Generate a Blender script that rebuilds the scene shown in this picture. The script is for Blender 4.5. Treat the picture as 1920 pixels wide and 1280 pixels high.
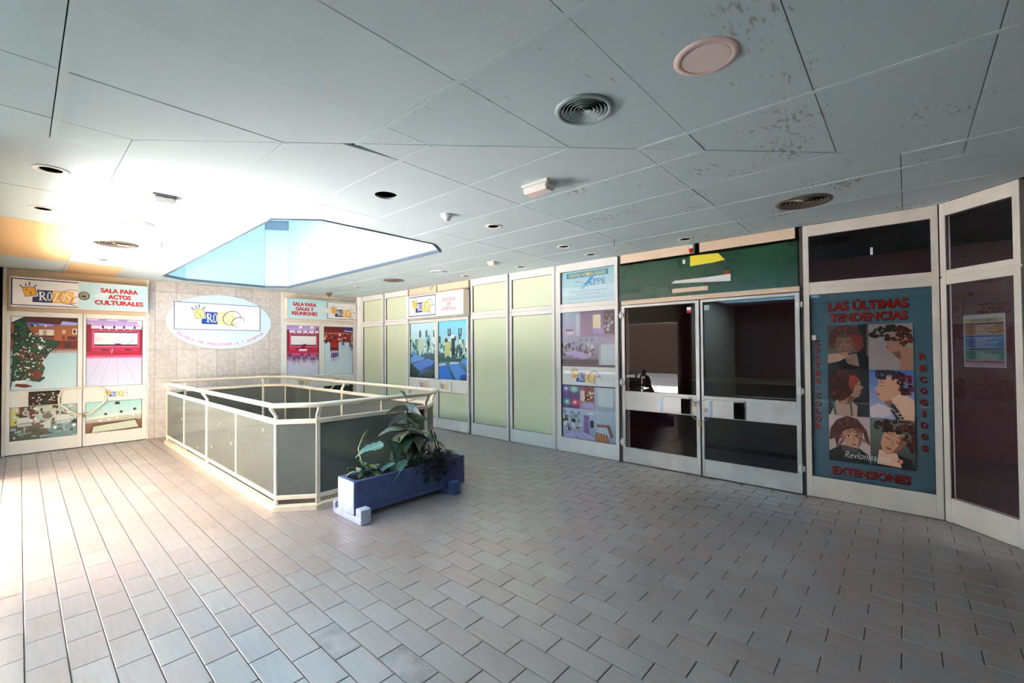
import bpy, math, random
from mathutils import Vector, Matrix
from mathutils.geometry import tessellate_polygon

SC = bpy.context.scene
COL = SC.collection
for o in list(bpy.data.objects):
    bpy.data.objects.remove(o)
random.seed(7)
R = math.radians

# ------------------------------------------------------------------ camera
YAW, PITCH, ROLL = R(48.17161), R(0.93351), R(-0.39986)
FPX = 826.346
CAM = Vector((-5.35603, -9.77285, 1.51419))
H = 2.75
_f = Vector((math.sin(YAW)*math.cos(PITCH), math.cos(YAW)*math.cos(PITCH), math.sin(PITCH)))
_r0 = Vector((math.cos(YAW), -math.sin(YAW), 0))
_u0 = _r0.cross(_f)
_r = _r0*math.cos(ROLL) + _u0*math.sin(ROLL)
_u = -_r0*math.sin(ROLL) + _u0*math.cos(ROLL)
cd = bpy.data.cameras.new('camera')
cd.sensor_width = 36.0
cd.lens = FPX/1920*36.0
cd.clip_start = 0.02
co = bpy.data.objects.new('camera', cd)
COL.objects.link(co)
m = Matrix((_r, _u, -_f)).transposed().to_4x4()
m.translation = CAM
co.matrix_world = m
SC.camera = co

def project(p):
    d = Vector(p) - CAM
    z = d.dot(_f)
    if z < 0.05: return None
    return 960 + FPX*d.dot(_r)/z, 640 - FPX*d.dot(_u)/z

# ------------------------------------------------------------------ sky, sun, exposure
W = bpy.data.worlds.new('sky'); SC.world = W
W.use_nodes = True
bg = W.node_tree.nodes['Background']
bg.inputs[0].default_value = (0.90, 0.94, 1.0, 1)
bg.inputs[1].default_value = 6.0
sd = bpy.data.lights.new('sun', 'SUN')
sd.energy = 120.0; sd.angle = R(1.0); sd.color = (1.0, 0.965, 0.975)
so = bpy.data.objects.new('sun', sd); COL.objects.link(so)
so.rotation_euler = Vector((math.cos(R(40)), -0.10, -math.sin(R(40)))).to_track_quat('-Z', 'Y').to_euler()
SC.view_settings.view_transform = 'Standard'
SC.view_settings.look = 'None'
SC.view_settings.gamma = 1.0
SC.view_settings.use_curve_mapping = False
SC.view_settings.exposure = 1.38
try:
    SC.cycles.use_denoising = True
    SC.cycles.max_bounces = 10
    SC.cycles.diffuse_bounces = 6
    SC.cycles.transparent_max_bounces = 12
    SC.cycles.sample_clamp_indirect = 8.0
    SC.cycles.caustics_reflective = False
    SC.cycles.caustics_refractive = False
except Exception:
    pass

# ------------------------------------------------------------------ helpers
def lin(c):
    c = c/255.0
    return c/12.92 if c <= 0.04045 else ((c+0.055)/1.055)**2.4
def rgb(r, g, b): return (lin(r), lin(g), lin(b), 1.0)

def mat(name, col, rough=0.5, spec=0.5, metal=0.0, var=0.0, vscale=6.0, bump=0.0, bscale=40.0, coat=0.0, stretch=None):
    m = bpy.data.materials.new(name); m.use_nodes = True
    nt = m.node_tree; N = nt.nodes; L = nt.links
    b = N['Principled BSDF']
    b.inputs['Base Color'].default_value = col
    b.inputs['Roughness'].default_value = rough
    b.inputs['Specular IOR Level'].default_value = spec
    b.inputs['Metallic'].default_value = metal
    if coat: 
        b.inputs['Coat Weight'].default_value = coat
        b.inputs['Coat Roughness'].default_value = 0.04
    if var or bump:
        tc = N.new('ShaderNodeTexCoord')
        mp = N.new('ShaderNodeMapping'); L.new(tc.outputs['Object'], mp.inputs['Vector'])
        if stretch: mp.inputs['Scale'].default_value = stretch
    if var:
        n = N.new('ShaderNodeTexNoise'); n.inputs['Scale'].default_value = vscale; n.inputs['Detail'].default_value = 5
        L.new(mp.outputs[0], n.inputs['Vector'])
        r = N.new('ShaderNodeMapRange'); r.inputs[1].default_value = .3; r.inputs[2].default_value = .7
        r.inputs[3].default_value = 1-var; r.inputs[4].default_value = 1+var*0.4
        L.new(n.outputs[0], r.inputs[0])
        mx = N.new('ShaderNodeVectorMath'); mx.operation = 'SCALE'
        mx.inputs[0].default_value = col[:3]
        L.new(r.outputs[0], mx.inputs['Scale']); L.new(mx.outputs[0], b.inputs['Base Color'])
    if bump:
        n2 = N.new('ShaderNodeTexNoise'); n2.inputs['Scale'].default_value = bscale; n2.inputs['Detail'].default_value = 4
        L.new(mp.outputs[0], n2.inputs['Vector'])
        bp = N.new('ShaderNodeBump'); bp.inputs['Strength'].default_value = bump; bp.inputs['Distance'].default_value = 0.01
        L.new(n2.outputs[0], bp.inputs['Height']); L.new(bp.outputs[0], b.inputs['Normal'])
    return m

class Fr:
    """a local frame: u along, v up, n out of the surface"""
    def __init__(s, o, u, n, v=(0,0,1)):
        s.o, s.u, s.v, s.n = Vector(o), Vector(u).normalized(), Vector(v).normalized(), Vector(n).normalized()
    def p(s, u, v, w=0.0): return s.o + s.u*u + s.v*v + s.n*w
    def at(s, u, v, w=0.0): return Fr(s.p(u, v, w), s.u, s.n, s.v)
WORLD = Fr((0,0,0), (1,0,0), (0,0,1), (0,1,0))        # u=x v=y w=z
BK = Fr((0,0,0), (1,0,0), (0,-1,0))                    # back wall: u = x
RT = Fr((0,0,0), (0,-1,0), (-1,0,0))                   # right wall: u = -y
S2 = 2**-.5
BD = Fr((0,-10,0), (-S2,-S2,0), (-S2,S2,0))            # splayed wall

class MB:
    def __init__(s): s.v=[]; s.f=[]
    def quad(s, *pts):
        i=len(s.v); s.v += [Vector(p) for p in pts]; s.f.append(tuple(range(i,i+len(pts))))
    def box(s, fr, u0,u1,v0,v1,w0,w1):
        if u0>u1: u0,u1=u1,u0
        if v0>v1: v0,v1=v1,v0
        if w0>w1: w0,w1=w1,w0
        i=len(s.v)
        for w in (w0,w1):
            for (a,b) in ((u0,v0),(u1,v0),(u1,v1),(u0,v1)): s.v.append(fr.p(a,b,w))
        fl=[(3,2,1,0),(4,5,6,7),(0,1,5,4),(1,2,6,5),(2,3,7,6),(3,0,4,7)]
        if fr.u.cross(fr.v).dot(fr.n) < 0: fl=[tuple(reversed(q)) for q in fl]
        s.f += [tuple(i+k for k in q) for q in fl]
        return s
    def prism(s, fr, poly, w0, w1, holes=()):
        """polygon in (u,v) extruded from w0 to w1"""
        loops=[list(poly)]+[list(h) for h in holes]
        i=len(s.v); flat=[p for l in loops for p in l]; n=len(flat)
        for w in (w0,w1):
            for (a,b) in flat: s.v.append(fr.p(a,b,w))
        if holes:
            tris=tessellate_polygon([[Vector((a,b,0)) for a,b in l] for l in loops])
        else:
            tris=[tuple(range(len(poly)))]
        for t in tris:
            s.f.append(tuple(i+k for k in reversed(t))); s.f.append(tuple(i+n+k for k in t))
        off=0
        for l in loops:
            for k in range(len(l)):
                a=off+k; b=off+(k+1)%len(l)
                s.f.append((i+a,i+b,i+n+b,i+n+a))
            off+=len(l)
        return s
    def tube(s, pts, r, seg=10, closed=False, flat=1.0, cap=True):
        pts=[Vector(p) for p in pts]; n=len(pts); rings=[]
        rr = r if isinstance(r,(list,tuple)) else [r]*n
        ref=None
        for k in range(n):
            if closed: t=(pts[(k+1)%n]-pts[k-1])
            else: t=(pts[min(k+1,n-1)]-pts[max(k-1,0)])
            t.normalize()
            if ref is None or abs(ref.dot(t))>.95: ref=Vector((0,0,1)) if abs(t.z)<.9 else Vector((1,0,0))
            a=t.cross(ref); a.normalize(); b=a.cross(t); b.normalize(); ref=b
            # widen at corners
            sc=1.0
            if 0<k<n-1 or closed:
                t1=(pts[k]-pts[k-1]).normalized(); sc=1/max(.5,t1.dot(t))
            i=len(s.v)
            for j in range(seg):
                an=2*math.pi*j/seg
                s.v.append(pts[k]+(a*math.cos(an)*sc+b*math.sin(an)*flat)*rr[k])
            rings.append(i)
        for k in range(n if closed else n-1):
            i,j=rings[k],rings[(k+1)%n]
            for q in range(seg):
                s.f.append((i+q,i+(q+1)%seg,j+(q+1)%seg,j+q))
        if cap and not closed:
            s.f.append(tuple(reversed(range(rings[0],rings[0]+seg)))); s.f.append(tuple(range(rings[-1],rings[-1]+seg)))
        return s
    def lathe(s, c, prof, seg=32, axis=(0,0,1), closed=False):
        """profile [(r,h)] around axis at c"""
        ax=Vector(axis).normalized(); a=ax.orthogonal().normalized(); b=ax.cross(a); c=Vector(c)
        i=len(s.v); n=len(prof)
        for (r,h) in prof:
            for j in range(seg):
                an=2*math.pi*j/seg
                s.v.append(c+ax*h+(a*math.cos(an)+b*math.sin(an))*max(r,1e-5))
        for k in range(n if closed else n-1):
            k2=(k+1)%n
            for j in range(seg):
                s.f.append((i+k*seg+j,i+k*seg+(j+1)%seg,i+k2*seg+(j+1)%seg,i+k2*seg+j))
        return s
    def mesh(s, name, loc=None):
        me=bpy.data.meshes.new(name)
        L=Vector(loc) if loc is not None else Vector((0,0,0))
        me.from_pydata([tuple(v-L) for v in s.v],[],s.f); me.update()
        return me
    def build(s, name, m, parent=None, bevel=0.0, smooth=False, loc=None):
        me=s.mesh(name,loc)
        if m: me.materials.append(m)
        return mkobj(name, me, parent, bevel, smooth, loc)

def mkobj(name, me, parent=None, bevel=0.0, smooth=False, loc=None):
    o=bpy.data.objects.new(name, me); COL.objects.link(o)
    if loc is not None: o.location=loc
    if parent is not None:
        o.parent=parent
        o.matrix_parent_inverse=Matrix.Translation(-base_of(parent))
    if smooth:
        for p in me.polygons: p.use_smooth=True
    if bevel:
        b=o.modifiers.new('edge','BEVEL'); b.width=bevel; b.segments=1; b.limit_method='ANGLE'
    return o
def base_of(o):
    v=o.location.copy()
    if o.parent is not None and o.type!='EMPTY' : 
        return o.location.copy()
    return v
def tag(o, label=None, cat=None, group=None, kind=None):
    if label: o['label']=label
    if cat: o['category']=cat
    if group: o['group']=group
    if kind: o['kind']=kind
    return o
def root(name, loc, label, cat, group=None, kind=None):
    o=bpy.data.objects.new(name, None); COL.objects.link(o); o.location=loc
    o.empty_display_size=.1
    return tag(o,label,cat,group,kind)
def copy_thing(r, loc, label):
    c=r.copy(); COL.objects.link(c); c.location=loc; c['label']=label
    for ch in r.children:
        d=ch.copy(); COL.objects.link(d); d.parent=c; d.matrix_parent_inverse=ch.matrix_parent_inverse.copy()
        for g in ch.children:
            e=g.copy(); COL.objects.link(e); e.parent=d; e.matrix_parent_inverse=g.matrix_parent_inverse.copy()
    return c

def clip(poly, a, b, c, keep_less=True):
    """clip polygon to a*x+b*y<=c (or >=)"""
    out=[]; s=1 if keep_less else -1
    n=len(poly)
    for i in range(n):
        p,q=poly[i],poly[(i+1)%n]
        dp=s*(a*p[0]+b*p[1]-c); dq=s*(a*q[0]+b*q[1]-c)
        if dp<=0: out.append(p)
        if (dp<0<dq) or (dq<0<dp):
            t=dp/(dp-dq); out.append((p[0]+t*(q[0]-p[0]),p[1]+t*(q[1]-p[1])))
    return out
def area(p): return abs(sum(p[i][0]*p[(i+1)%len(p)][1]-p[(i+1)%len(p)][0]*p[i][1] for i in range(len(p))))/2
def subtract(poly, octo):
    """pieces of convex poly outside the convex ccw polygon octo"""
    rest=list(poly); out=[]
    for i in range(len(octo)):
        p,q=octo[i],octo[(i+1)%len(octo)]
        a,b=(q[1]-p[1]),-(q[0]-p[0]); c=a*p[0]+b*p[1]      # outside: a x + b y > c for ccw
        if len(rest)<3: break
        o=clip(rest,a,b,c,False)
        if len(o)>=3 and area(o)>1e-5: out.append(o)
        rest=clip(rest,a,b,c,True)
    return out
def circle(cx,cy,r,n=24,ph=0): return [(cx+r*math.cos(ph+2*math.pi*k/n),cy+r*math.sin(ph+2*math.pi*k/n)) for k in range(n)]

# ------------------------------------------------------------------ materials
M={}
M['frame']=mat('white_painted_aluminium',rgb(238,235,230),.38,.5,var=.05,vscale=3,bump=.03,bscale=60)
M['frame_b']=mat('aged_white_aluminium',rgb(232,222,210),.42,.5,var=.12,vscale=4)
M['cream_head']=mat('cream_header_board',rgb(214,190,164),.55,.4,var=.06)
M['steel']=mat('brushed_door_aluminium',rgb(205,203,200),.3,.6,metal=.15,var=.16,vscale=5)
M['gap']=mat('grey_recess_post',rgb(120,118,118),.5)
M['darkgap']=mat('dark_recess',rgb(62,60,58),.6)
M['black']=mat('black_gasket',rgb(16,16,16),.6)
M['void']=mat('dark_void',rgb(9,8,8),.9,.1)
M['white']=mat('white_plastic',rgb(232,230,226),.4)
M['grey_metal']=mat('grey_metal',rgb(140,142,142),.35,.5,metal=.6)
M['chrome']=mat('chain_steel',rgb(150,150,148),.28,.5,metal=.9)
M['brass']=mat('padlock_brass',rgb(150,118,70),.35,.5,metal=.7)
M['rail']=mat('cream_painted_steel',rgb(238,222,200),.38,.5,var=.05,vscale=5)
M['kerb']=mat('worn_cream_kerb',rgb(226,208,180),.5,.4,var=.14,vscale=9)
M['shaft']=mat('pale_blue_shaft_panel',rgb(188,217,230),.45,.3,var=.02)
M['shaft_joint']=mat('grey_blue_lining',rgb(120,140,152),.6)
M['trim']=mat('dark_grey_edge_profile',rgb(92,100,112),.4,.5,metal=.3)
M['plaster']=mat('cream_plaster',rgb(220,208,184),.8,.2,var=.04)
M['plaster_w']=mat('white_plaster',rgb(222,220,214),.85,.2,var=.03)
M['pier']=mat('brown_grey_pier',rgb(84,78,70),.7,.2)
M['maroon']=mat('maroon_wall',rgb(50,18,23),.7,.3,var=.1)
M['shopfloor']=mat('dark_shop_floor',rgb(34,26,25),.4,.4)
M['film']=mat('pale_green_film',rgb(214,222,190),.3,.4,var=.03,vscale=1.2,coat=.6)
M['green_board']=mat('dark_green_board',rgb(8,62,34),.22,.5,var=.35,vscale=2.5,coat=.3)
M['yellow']=mat('yellow_sheet',rgb(222,205,30),.4)
M['red']=mat('red_lens',rgb(190,24,22),.25,.5)
M['lamp_pink']=mat('pinkish_lamp_ring',rgb(238,208,202),.4,.4)
M['lamp_disc']=mat('pinkish_white_diffuser',rgb(246,226,220),.45,.4)
M['vent_dark']=mat('tarnished_vent_metal',rgb(120,112,100),.35,.5,metal=.5)
M['vent_grey']=mat('grey_painted_vent',rgb(150,165,166),.45)
M['vent_white']=mat('white_painted_vent',rgb(222,228,226),.5)
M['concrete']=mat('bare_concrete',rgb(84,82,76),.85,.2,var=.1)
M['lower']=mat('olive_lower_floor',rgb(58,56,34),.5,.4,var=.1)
M['terrace']=mat('terrace_paving',rgb(214,211,209),.7,.2,var=.05)
M['planter']=mat('blue_painted_concrete',rgb(82,92,132),.75,.25,var=.12,vscale=7,bump=.35,bscale=35)
M['planter_worn_lit']=mat('worn_lit_blue_paint',rgb(176,182,206),.8,.2,var=.15,vscale=14,bump=.4,bscale=45)  # worn paint, with the light on the planter's left end added to its tone
M['soil']=mat('dry_potting_soil',rgb(62,46,36),.95,.1,var=.5,vscale=60,bump=1.0,bscale=80)
M['rust']=mat('rust',rgb(140,70,40),.9,.1)

def panel_material(name, col, stain=False):
    m=mat(name,col,.7,.25)
    nt=m.node_tree; N=nt.nodes; L=nt.links; b=N['Principled BSDF']
    tc=N.new('ShaderNodeTexCoord')
    n=N.new('ShaderNodeTexNoise'); n.inputs['Scale'].default_value=1.3; n.inputs['Detail'].default_value=4
    L.new(tc.outputs['Object'],n.inputs['Vector'])
    oi=N.new('ShaderNodeObjectInfo')
    ad=N.new('ShaderNodeMath'); ad.operation='MULTIPLY_ADD'; ad.inputs[1].default_value=.5
    L.new(oi.outputs['Random'],ad.inputs[0]); L.new(n.outputs[0],ad.inputs[2])
    r=N.new('ShaderNodeMapRange'); r.inputs[1].default_value=.3; r.inputs[2].default_value=1.2; r.inputs[3].default_value=.95; r.inputs[4].default_value=1.03
    L.new(ad.outputs[0],r.inputs[0])
    mx=N.new('ShaderNodeVectorMath'); mx.operation='SCALE'; mx.inputs[0].default_value=col[:3]
    L.new(r.outputs[0],mx.inputs['Scale'])
    out=mx.outputs[0]
    if stain:
        mp=N.new('ShaderNodeMapping'); mp.inputs['Rotation'].default_value=(0,0,R(45)); mp.inputs['Scale'].default_value=(1,2.6,1)
        L.new(tc.outputs['Object'],mp.inputs[0])
        s=N.new('ShaderNodeTexNoise'); s.inputs['Scale'].default_value=16; s.inputs['Detail'].default_value=3
        L.new(mp.outputs[0],s.inputs['Vector'])
        s2=N.new('ShaderNodeTexNoise'); s2.inputs['Scale'].default_value=2.2; s2.inputs['Detail'].default_value=2
        L.new(tc.outputs['Object'],s2.inputs['Vector'])
        mu=N.new('ShaderNodeMath'); mu.operation='MULTIPLY'; L.new(s.outputs[0],mu.inputs[0]); L.new(s2.outputs[0],mu.inputs[1])
        rr=N.new('ShaderNodeMapRange'); rr.inputs[1].default_value=.345; rr.inputs[2].default_value=.43
        L.new(mu.outputs[0],rr.inputs[0])
        mm=N.new('ShaderNodeMix'); mm.data_type='RGBA'
        mm.inputs['B'].default_value=rgb(122,112,100)
        sc=N.new('ShaderNodeMath'); sc.operation='MULTIPLY'; sc.inputs[1].default_value=.6
        L.new(rr.outputs[0],sc.inputs[0]); L.new(sc.outputs[0],mm.inputs['Factor']); L.new(out,mm.inputs['A'])
        out=mm.outputs['Result']
    L.new(out,b.inputs['Base Color'])
    return m
M['panel']=panel_material('pale_blue_ceiling_board',rgb(202,216,220))
M['panel_stain']=panel_material('stained_blue_ceiling_board',rgb(194,211,216),True)
M['panel_tan']=panel_material('tan_ceiling_board',rgb(228,190,142))
M['tbar']=mat('ceiling_tbar',rgb(200,215,219),.65)

def tile_material(name, dirty=0.0):
    m=mat(name,rgb(190,178,170),.34,.6)
    nt=m.node_tree; N=nt.nodes; L=nt.links; b=N['Principled BSDF']
    tc=N.new('ShaderNodeTexCoord'); ge=N.new('ShaderNodeNewGeometry'); oi=N.new('ShaderNodeObjectInfo')
    ad=N.new('ShaderNodeMath'); ad.operation='ADD'; L.new(ge.outputs['Random Per Island'],ad.inputs[0]); L.new(oi.outputs['Random'],ad.inputs[1])
    fr=N.new('ShaderNodeMath'); fr.operation='FRACT'; L.new(ad.outputs[0],fr.inputs[0])
    cr=N.new('ShaderNodeValToRGB')
    e=cr.color_ramp.elements; e[0].position=0; e[0].color=rgb(141,129,124); e[1].position=1; e[1].color=rgb(147,138,133)
    k=e.new(.35); k.color=rgb(145,132,127); k=e.new(.7); k.color=rgb(143,134,130)
    L.new(fr.outputs[0],cr.inputs[0])
    mp=N.new('ShaderNodeMapping'); mp.inputs['Scale'].default_value=(34,3,1)
    L.new(ge.outputs['Position'],mp.inputs[0])
    n=N.new('ShaderNodeTexNoise'); n.inputs['Scale'].default_value=1.6; n.inputs['Detail'].default_value=5
    L.new(mp.outputs[0],n.inputs['Vector'])
    r=N.new('ShaderNodeMapRange'); r.inputs[1].default_value=.3; r.inputs[2].default_value=.7; r.inputs[3].default_value=.94; r.inputs[4].default_value=1.04
    L.new(n.outputs[0],r.inputs[0])
    mx=N.new('ShaderNodeVectorMath'); mx.operation='SCALE'
    L.new(cr.outputs[0],mx.inputs[0]); L.new(r.outputs[0],mx.inputs['Scale'])
    out=mx.outputs[0]
    if dirty:
        n2=N.new('ShaderNodeTexNoise'); n2.inputs['Scale'].default_value=140; n2.inputs['Detail'].default_value=3
        n3=N.new('ShaderNodeTexNoise'); n3.inputs['Scale'].default_value=7; n3.inputs['Detail'].default_value=2
        L.new(ge.outputs['Position'],n2.inputs['Vector']); L.new(ge.outputs['Position'],n3.inputs['Vector'])
        mu=N.new('ShaderNodeMath'); mu.operation='MULTIPLY'; L.new(n2.outputs[0],mu.inputs[0]); L.new(n3.outputs[0],mu.inputs[1])
        rr=N.new('ShaderNodeMapRange'); rr.inputs[1].default_value=.2; rr.inputs[2].default_value=.3; rr.inputs[4].default_value=dirty
        L.new(mu.outputs[0],rr.inputs[0])
        mm=N.new('ShaderNodeMix'); mm.data_type='RGBA'; mm.inputs['B'].default_value=rgb(96,88,84)
        L.new(rr.outputs[0],mm.inputs['Factor']); L.new(out,mm.inputs['A']); out=mm.outputs['Result']
    L.new(out,b.inputs['Base Color'])
    rn=N.new('ShaderNodeMapRange'); rn.inputs[3].default_value=.17; rn.inputs[4].default_value=.30
    L.new(n.outputs[0],rn.inputs[0]); L.new(rn.outputs[0],b.inputs['Roughness'])
    return m
M['tile']=tile_material('beige_glazed_floor_tile')
M['tile_dirty']=tile_material('scuffed_floor_tile',.5)
M['grout']=mat('dark_grout',rgb(62,55,52),.9,.1)

def marble_material():
    m=mat('mottled_beige_marble',rgb(214,204,192),.4,.4)
    nt=m.node_tree; N=nt.nodes; L=nt.links; b=N['Principled BSDF']
    ge=N.new('ShaderNodeNewGeometry'); oi=N.new('ShaderNodeObjectInfo')
    v=N.new('ShaderNodeTexVoronoi'); v.inputs['Scale'].default_value=16
    n=N.new('ShaderNodeTexNoise'); n.inputs['Scale'].default_value=9; n.inputs['Detail'].default_value=8
    va=N.new('ShaderNodeVectorMath'); va.operation='MULTIPLY_ADD'; va.inputs[1].default_value=(.12,.12,.12)
    L.new(n.outputs['Color'],va.inputs[0]); L.new(ge.outputs['Position'],va.inputs[2]); L.new(va.outputs[0],v.inputs['Vector'])
    cr=N.new('ShaderNodeValToRGB'); e=cr.color_ramp.elements
    e[0].position=.1; e[0].color=rgb(204,200,198); e[1].position=.75; e[1].color=rgb(186,178,173)
    k=e.new(.4); k.color=rgb(197,191,188)
    L.new(v.outputs['Distance'],cr.inputs[0])
    r=N.new('ShaderNodeMapRange'); r.inputs[3].default_value=.92; r.inputs[4].default_value=1.04; L.new(oi.outputs['Random'],r.inputs[0])
    mx=N.new('ShaderNodeVectorMath'); mx.operation='SCALE'; L.new(cr.outputs[0],mx.inputs[0]); L.new(r.outputs[0],mx.inputs['Scale'])
    L.new(mx.outputs[0],b.inputs['Base Color'])
    return m
M['marble']=marble_material()

def clear_glass(name, tint=(.975,.975,.975,1), rough=0.0):
    m=bpy.data.materials.new(name); m.use_nodes=True
    nt=m.node_tree; N=nt.nodes; L=nt.links; N.remove(N['Principled BSDF'])
    t=N.new('ShaderNodeBsdfTransparent'); t.inputs[0].default_value=tint
    g=N.new('ShaderNodeBsdfGlossy'); g.inputs['Roughness'].default_value=rough
    fr=N.new('ShaderNodeFresnel'); fr.inputs[0].default_value=1.5
    ge=N.new('ShaderNodeNewGeometry'); iv=N.new('ShaderNodeMath'); iv.operation='SUBTRACT'; iv.inputs[0].default_value=1.0; L.new(ge.outputs['Backfacing'],iv.inputs[1])
    mu=N.new('ShaderNodeMath'); mu.operation='MULTIPLY'; L.new(fr.outputs[0],mu.inputs[0]); L.new(iv.outputs[0],mu.inputs[1])   # one reflection per pane
    mx=N.new('ShaderNodeMixShader'); L.new(mu.outputs[0],mx.inputs[0]); L.new(t.outputs[0],mx.inputs[1]); L.new(g.outputs[0],mx.inputs[2])
    L.new(mx.outputs[0],N['Material Output'].inputs[0])
    return m
M['glass']=clear_glass('shop_glass')
M['glass_dim']=clear_glass('tinted_shop_glass',(.76,.76,.78,1))

def patterned_glass():
    m=bpy.data.materials.new('grey_grid_patterned_glass'); m.use_nodes=True
    nt=m.node_tree; N=nt.nodes; L=nt.links; b=N['Principled BSDF']
    b.inputs['Base Color'].default_value=rgb(118,121,115)
    b.inputs['Roughness'].default_value=.16
    tc=N.new('ShaderNodeTexCoord')
    w=[]
    br=N.new('ShaderNodeTexBrick')
    br.offset=0; br.inputs['Scale'].default_value=1.0
    br.inputs['Brick Width'].default_value=.011; br.inputs['Row Height'].default_value=.011; br.inputs['Mortar Size'].default_value=.0022
    br.inputs['Color1'].default_value=(1,1,1,1); br.inputs['Color2'].default_value=(1,1,1,1); br.inputs['Mortar'].default_value=(0,0,0,1)
    L.new(tc.outputs['UV'],br.inputs['Vector'])
    bp=N.new('ShaderNodeBump'); bp.inputs['Strength'].default_value=.5; bp.inputs['Distance'].default_value=.004
    L.new(br.outputs['Color'],bp.inputs['Height']); L.new(bp.outputs[0],b.inputs['Normal'])
    t=N.new('ShaderNodeBsdfTransparent'); t.inputs[0].default_value=(.50,.54,.50,1)
    mx=N.new('ShaderNodeMixShader')
    r=N.new('ShaderNodeMapRange'); r.inputs[3].default_value=.62; r.inputs[4].default_value=.46
    L.new(br.outputs['Color'],r.inputs[0]); L.new(r.outputs[0],mx.inputs[0])
    L.new(t.outputs[0],mx.inputs[1]); L.new(b.outputs[0],mx.inputs[2])
    L.new(mx.outputs[0],N['Material Output'].inputs[0])
    return m
M['pglass']=patterned_glass()

def print_material(name, rough, coat):
    m=mat(name,(1,1,1,1),rough,.4,coat=coat)
    N=m.node_tree.nodes; L=m.node_tree.links
    a=N.new('ShaderNodeAttribute'); a.attribute_name='Col'
    L.new(a.outputs['Color'],N['Principled BSDF'].inputs['Base Color'])
    return m
M['print']=print_material('printed_vinyl',.4,.0)
M['print_gloss']=print_material('print_behind_glass',.45,.25)

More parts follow.
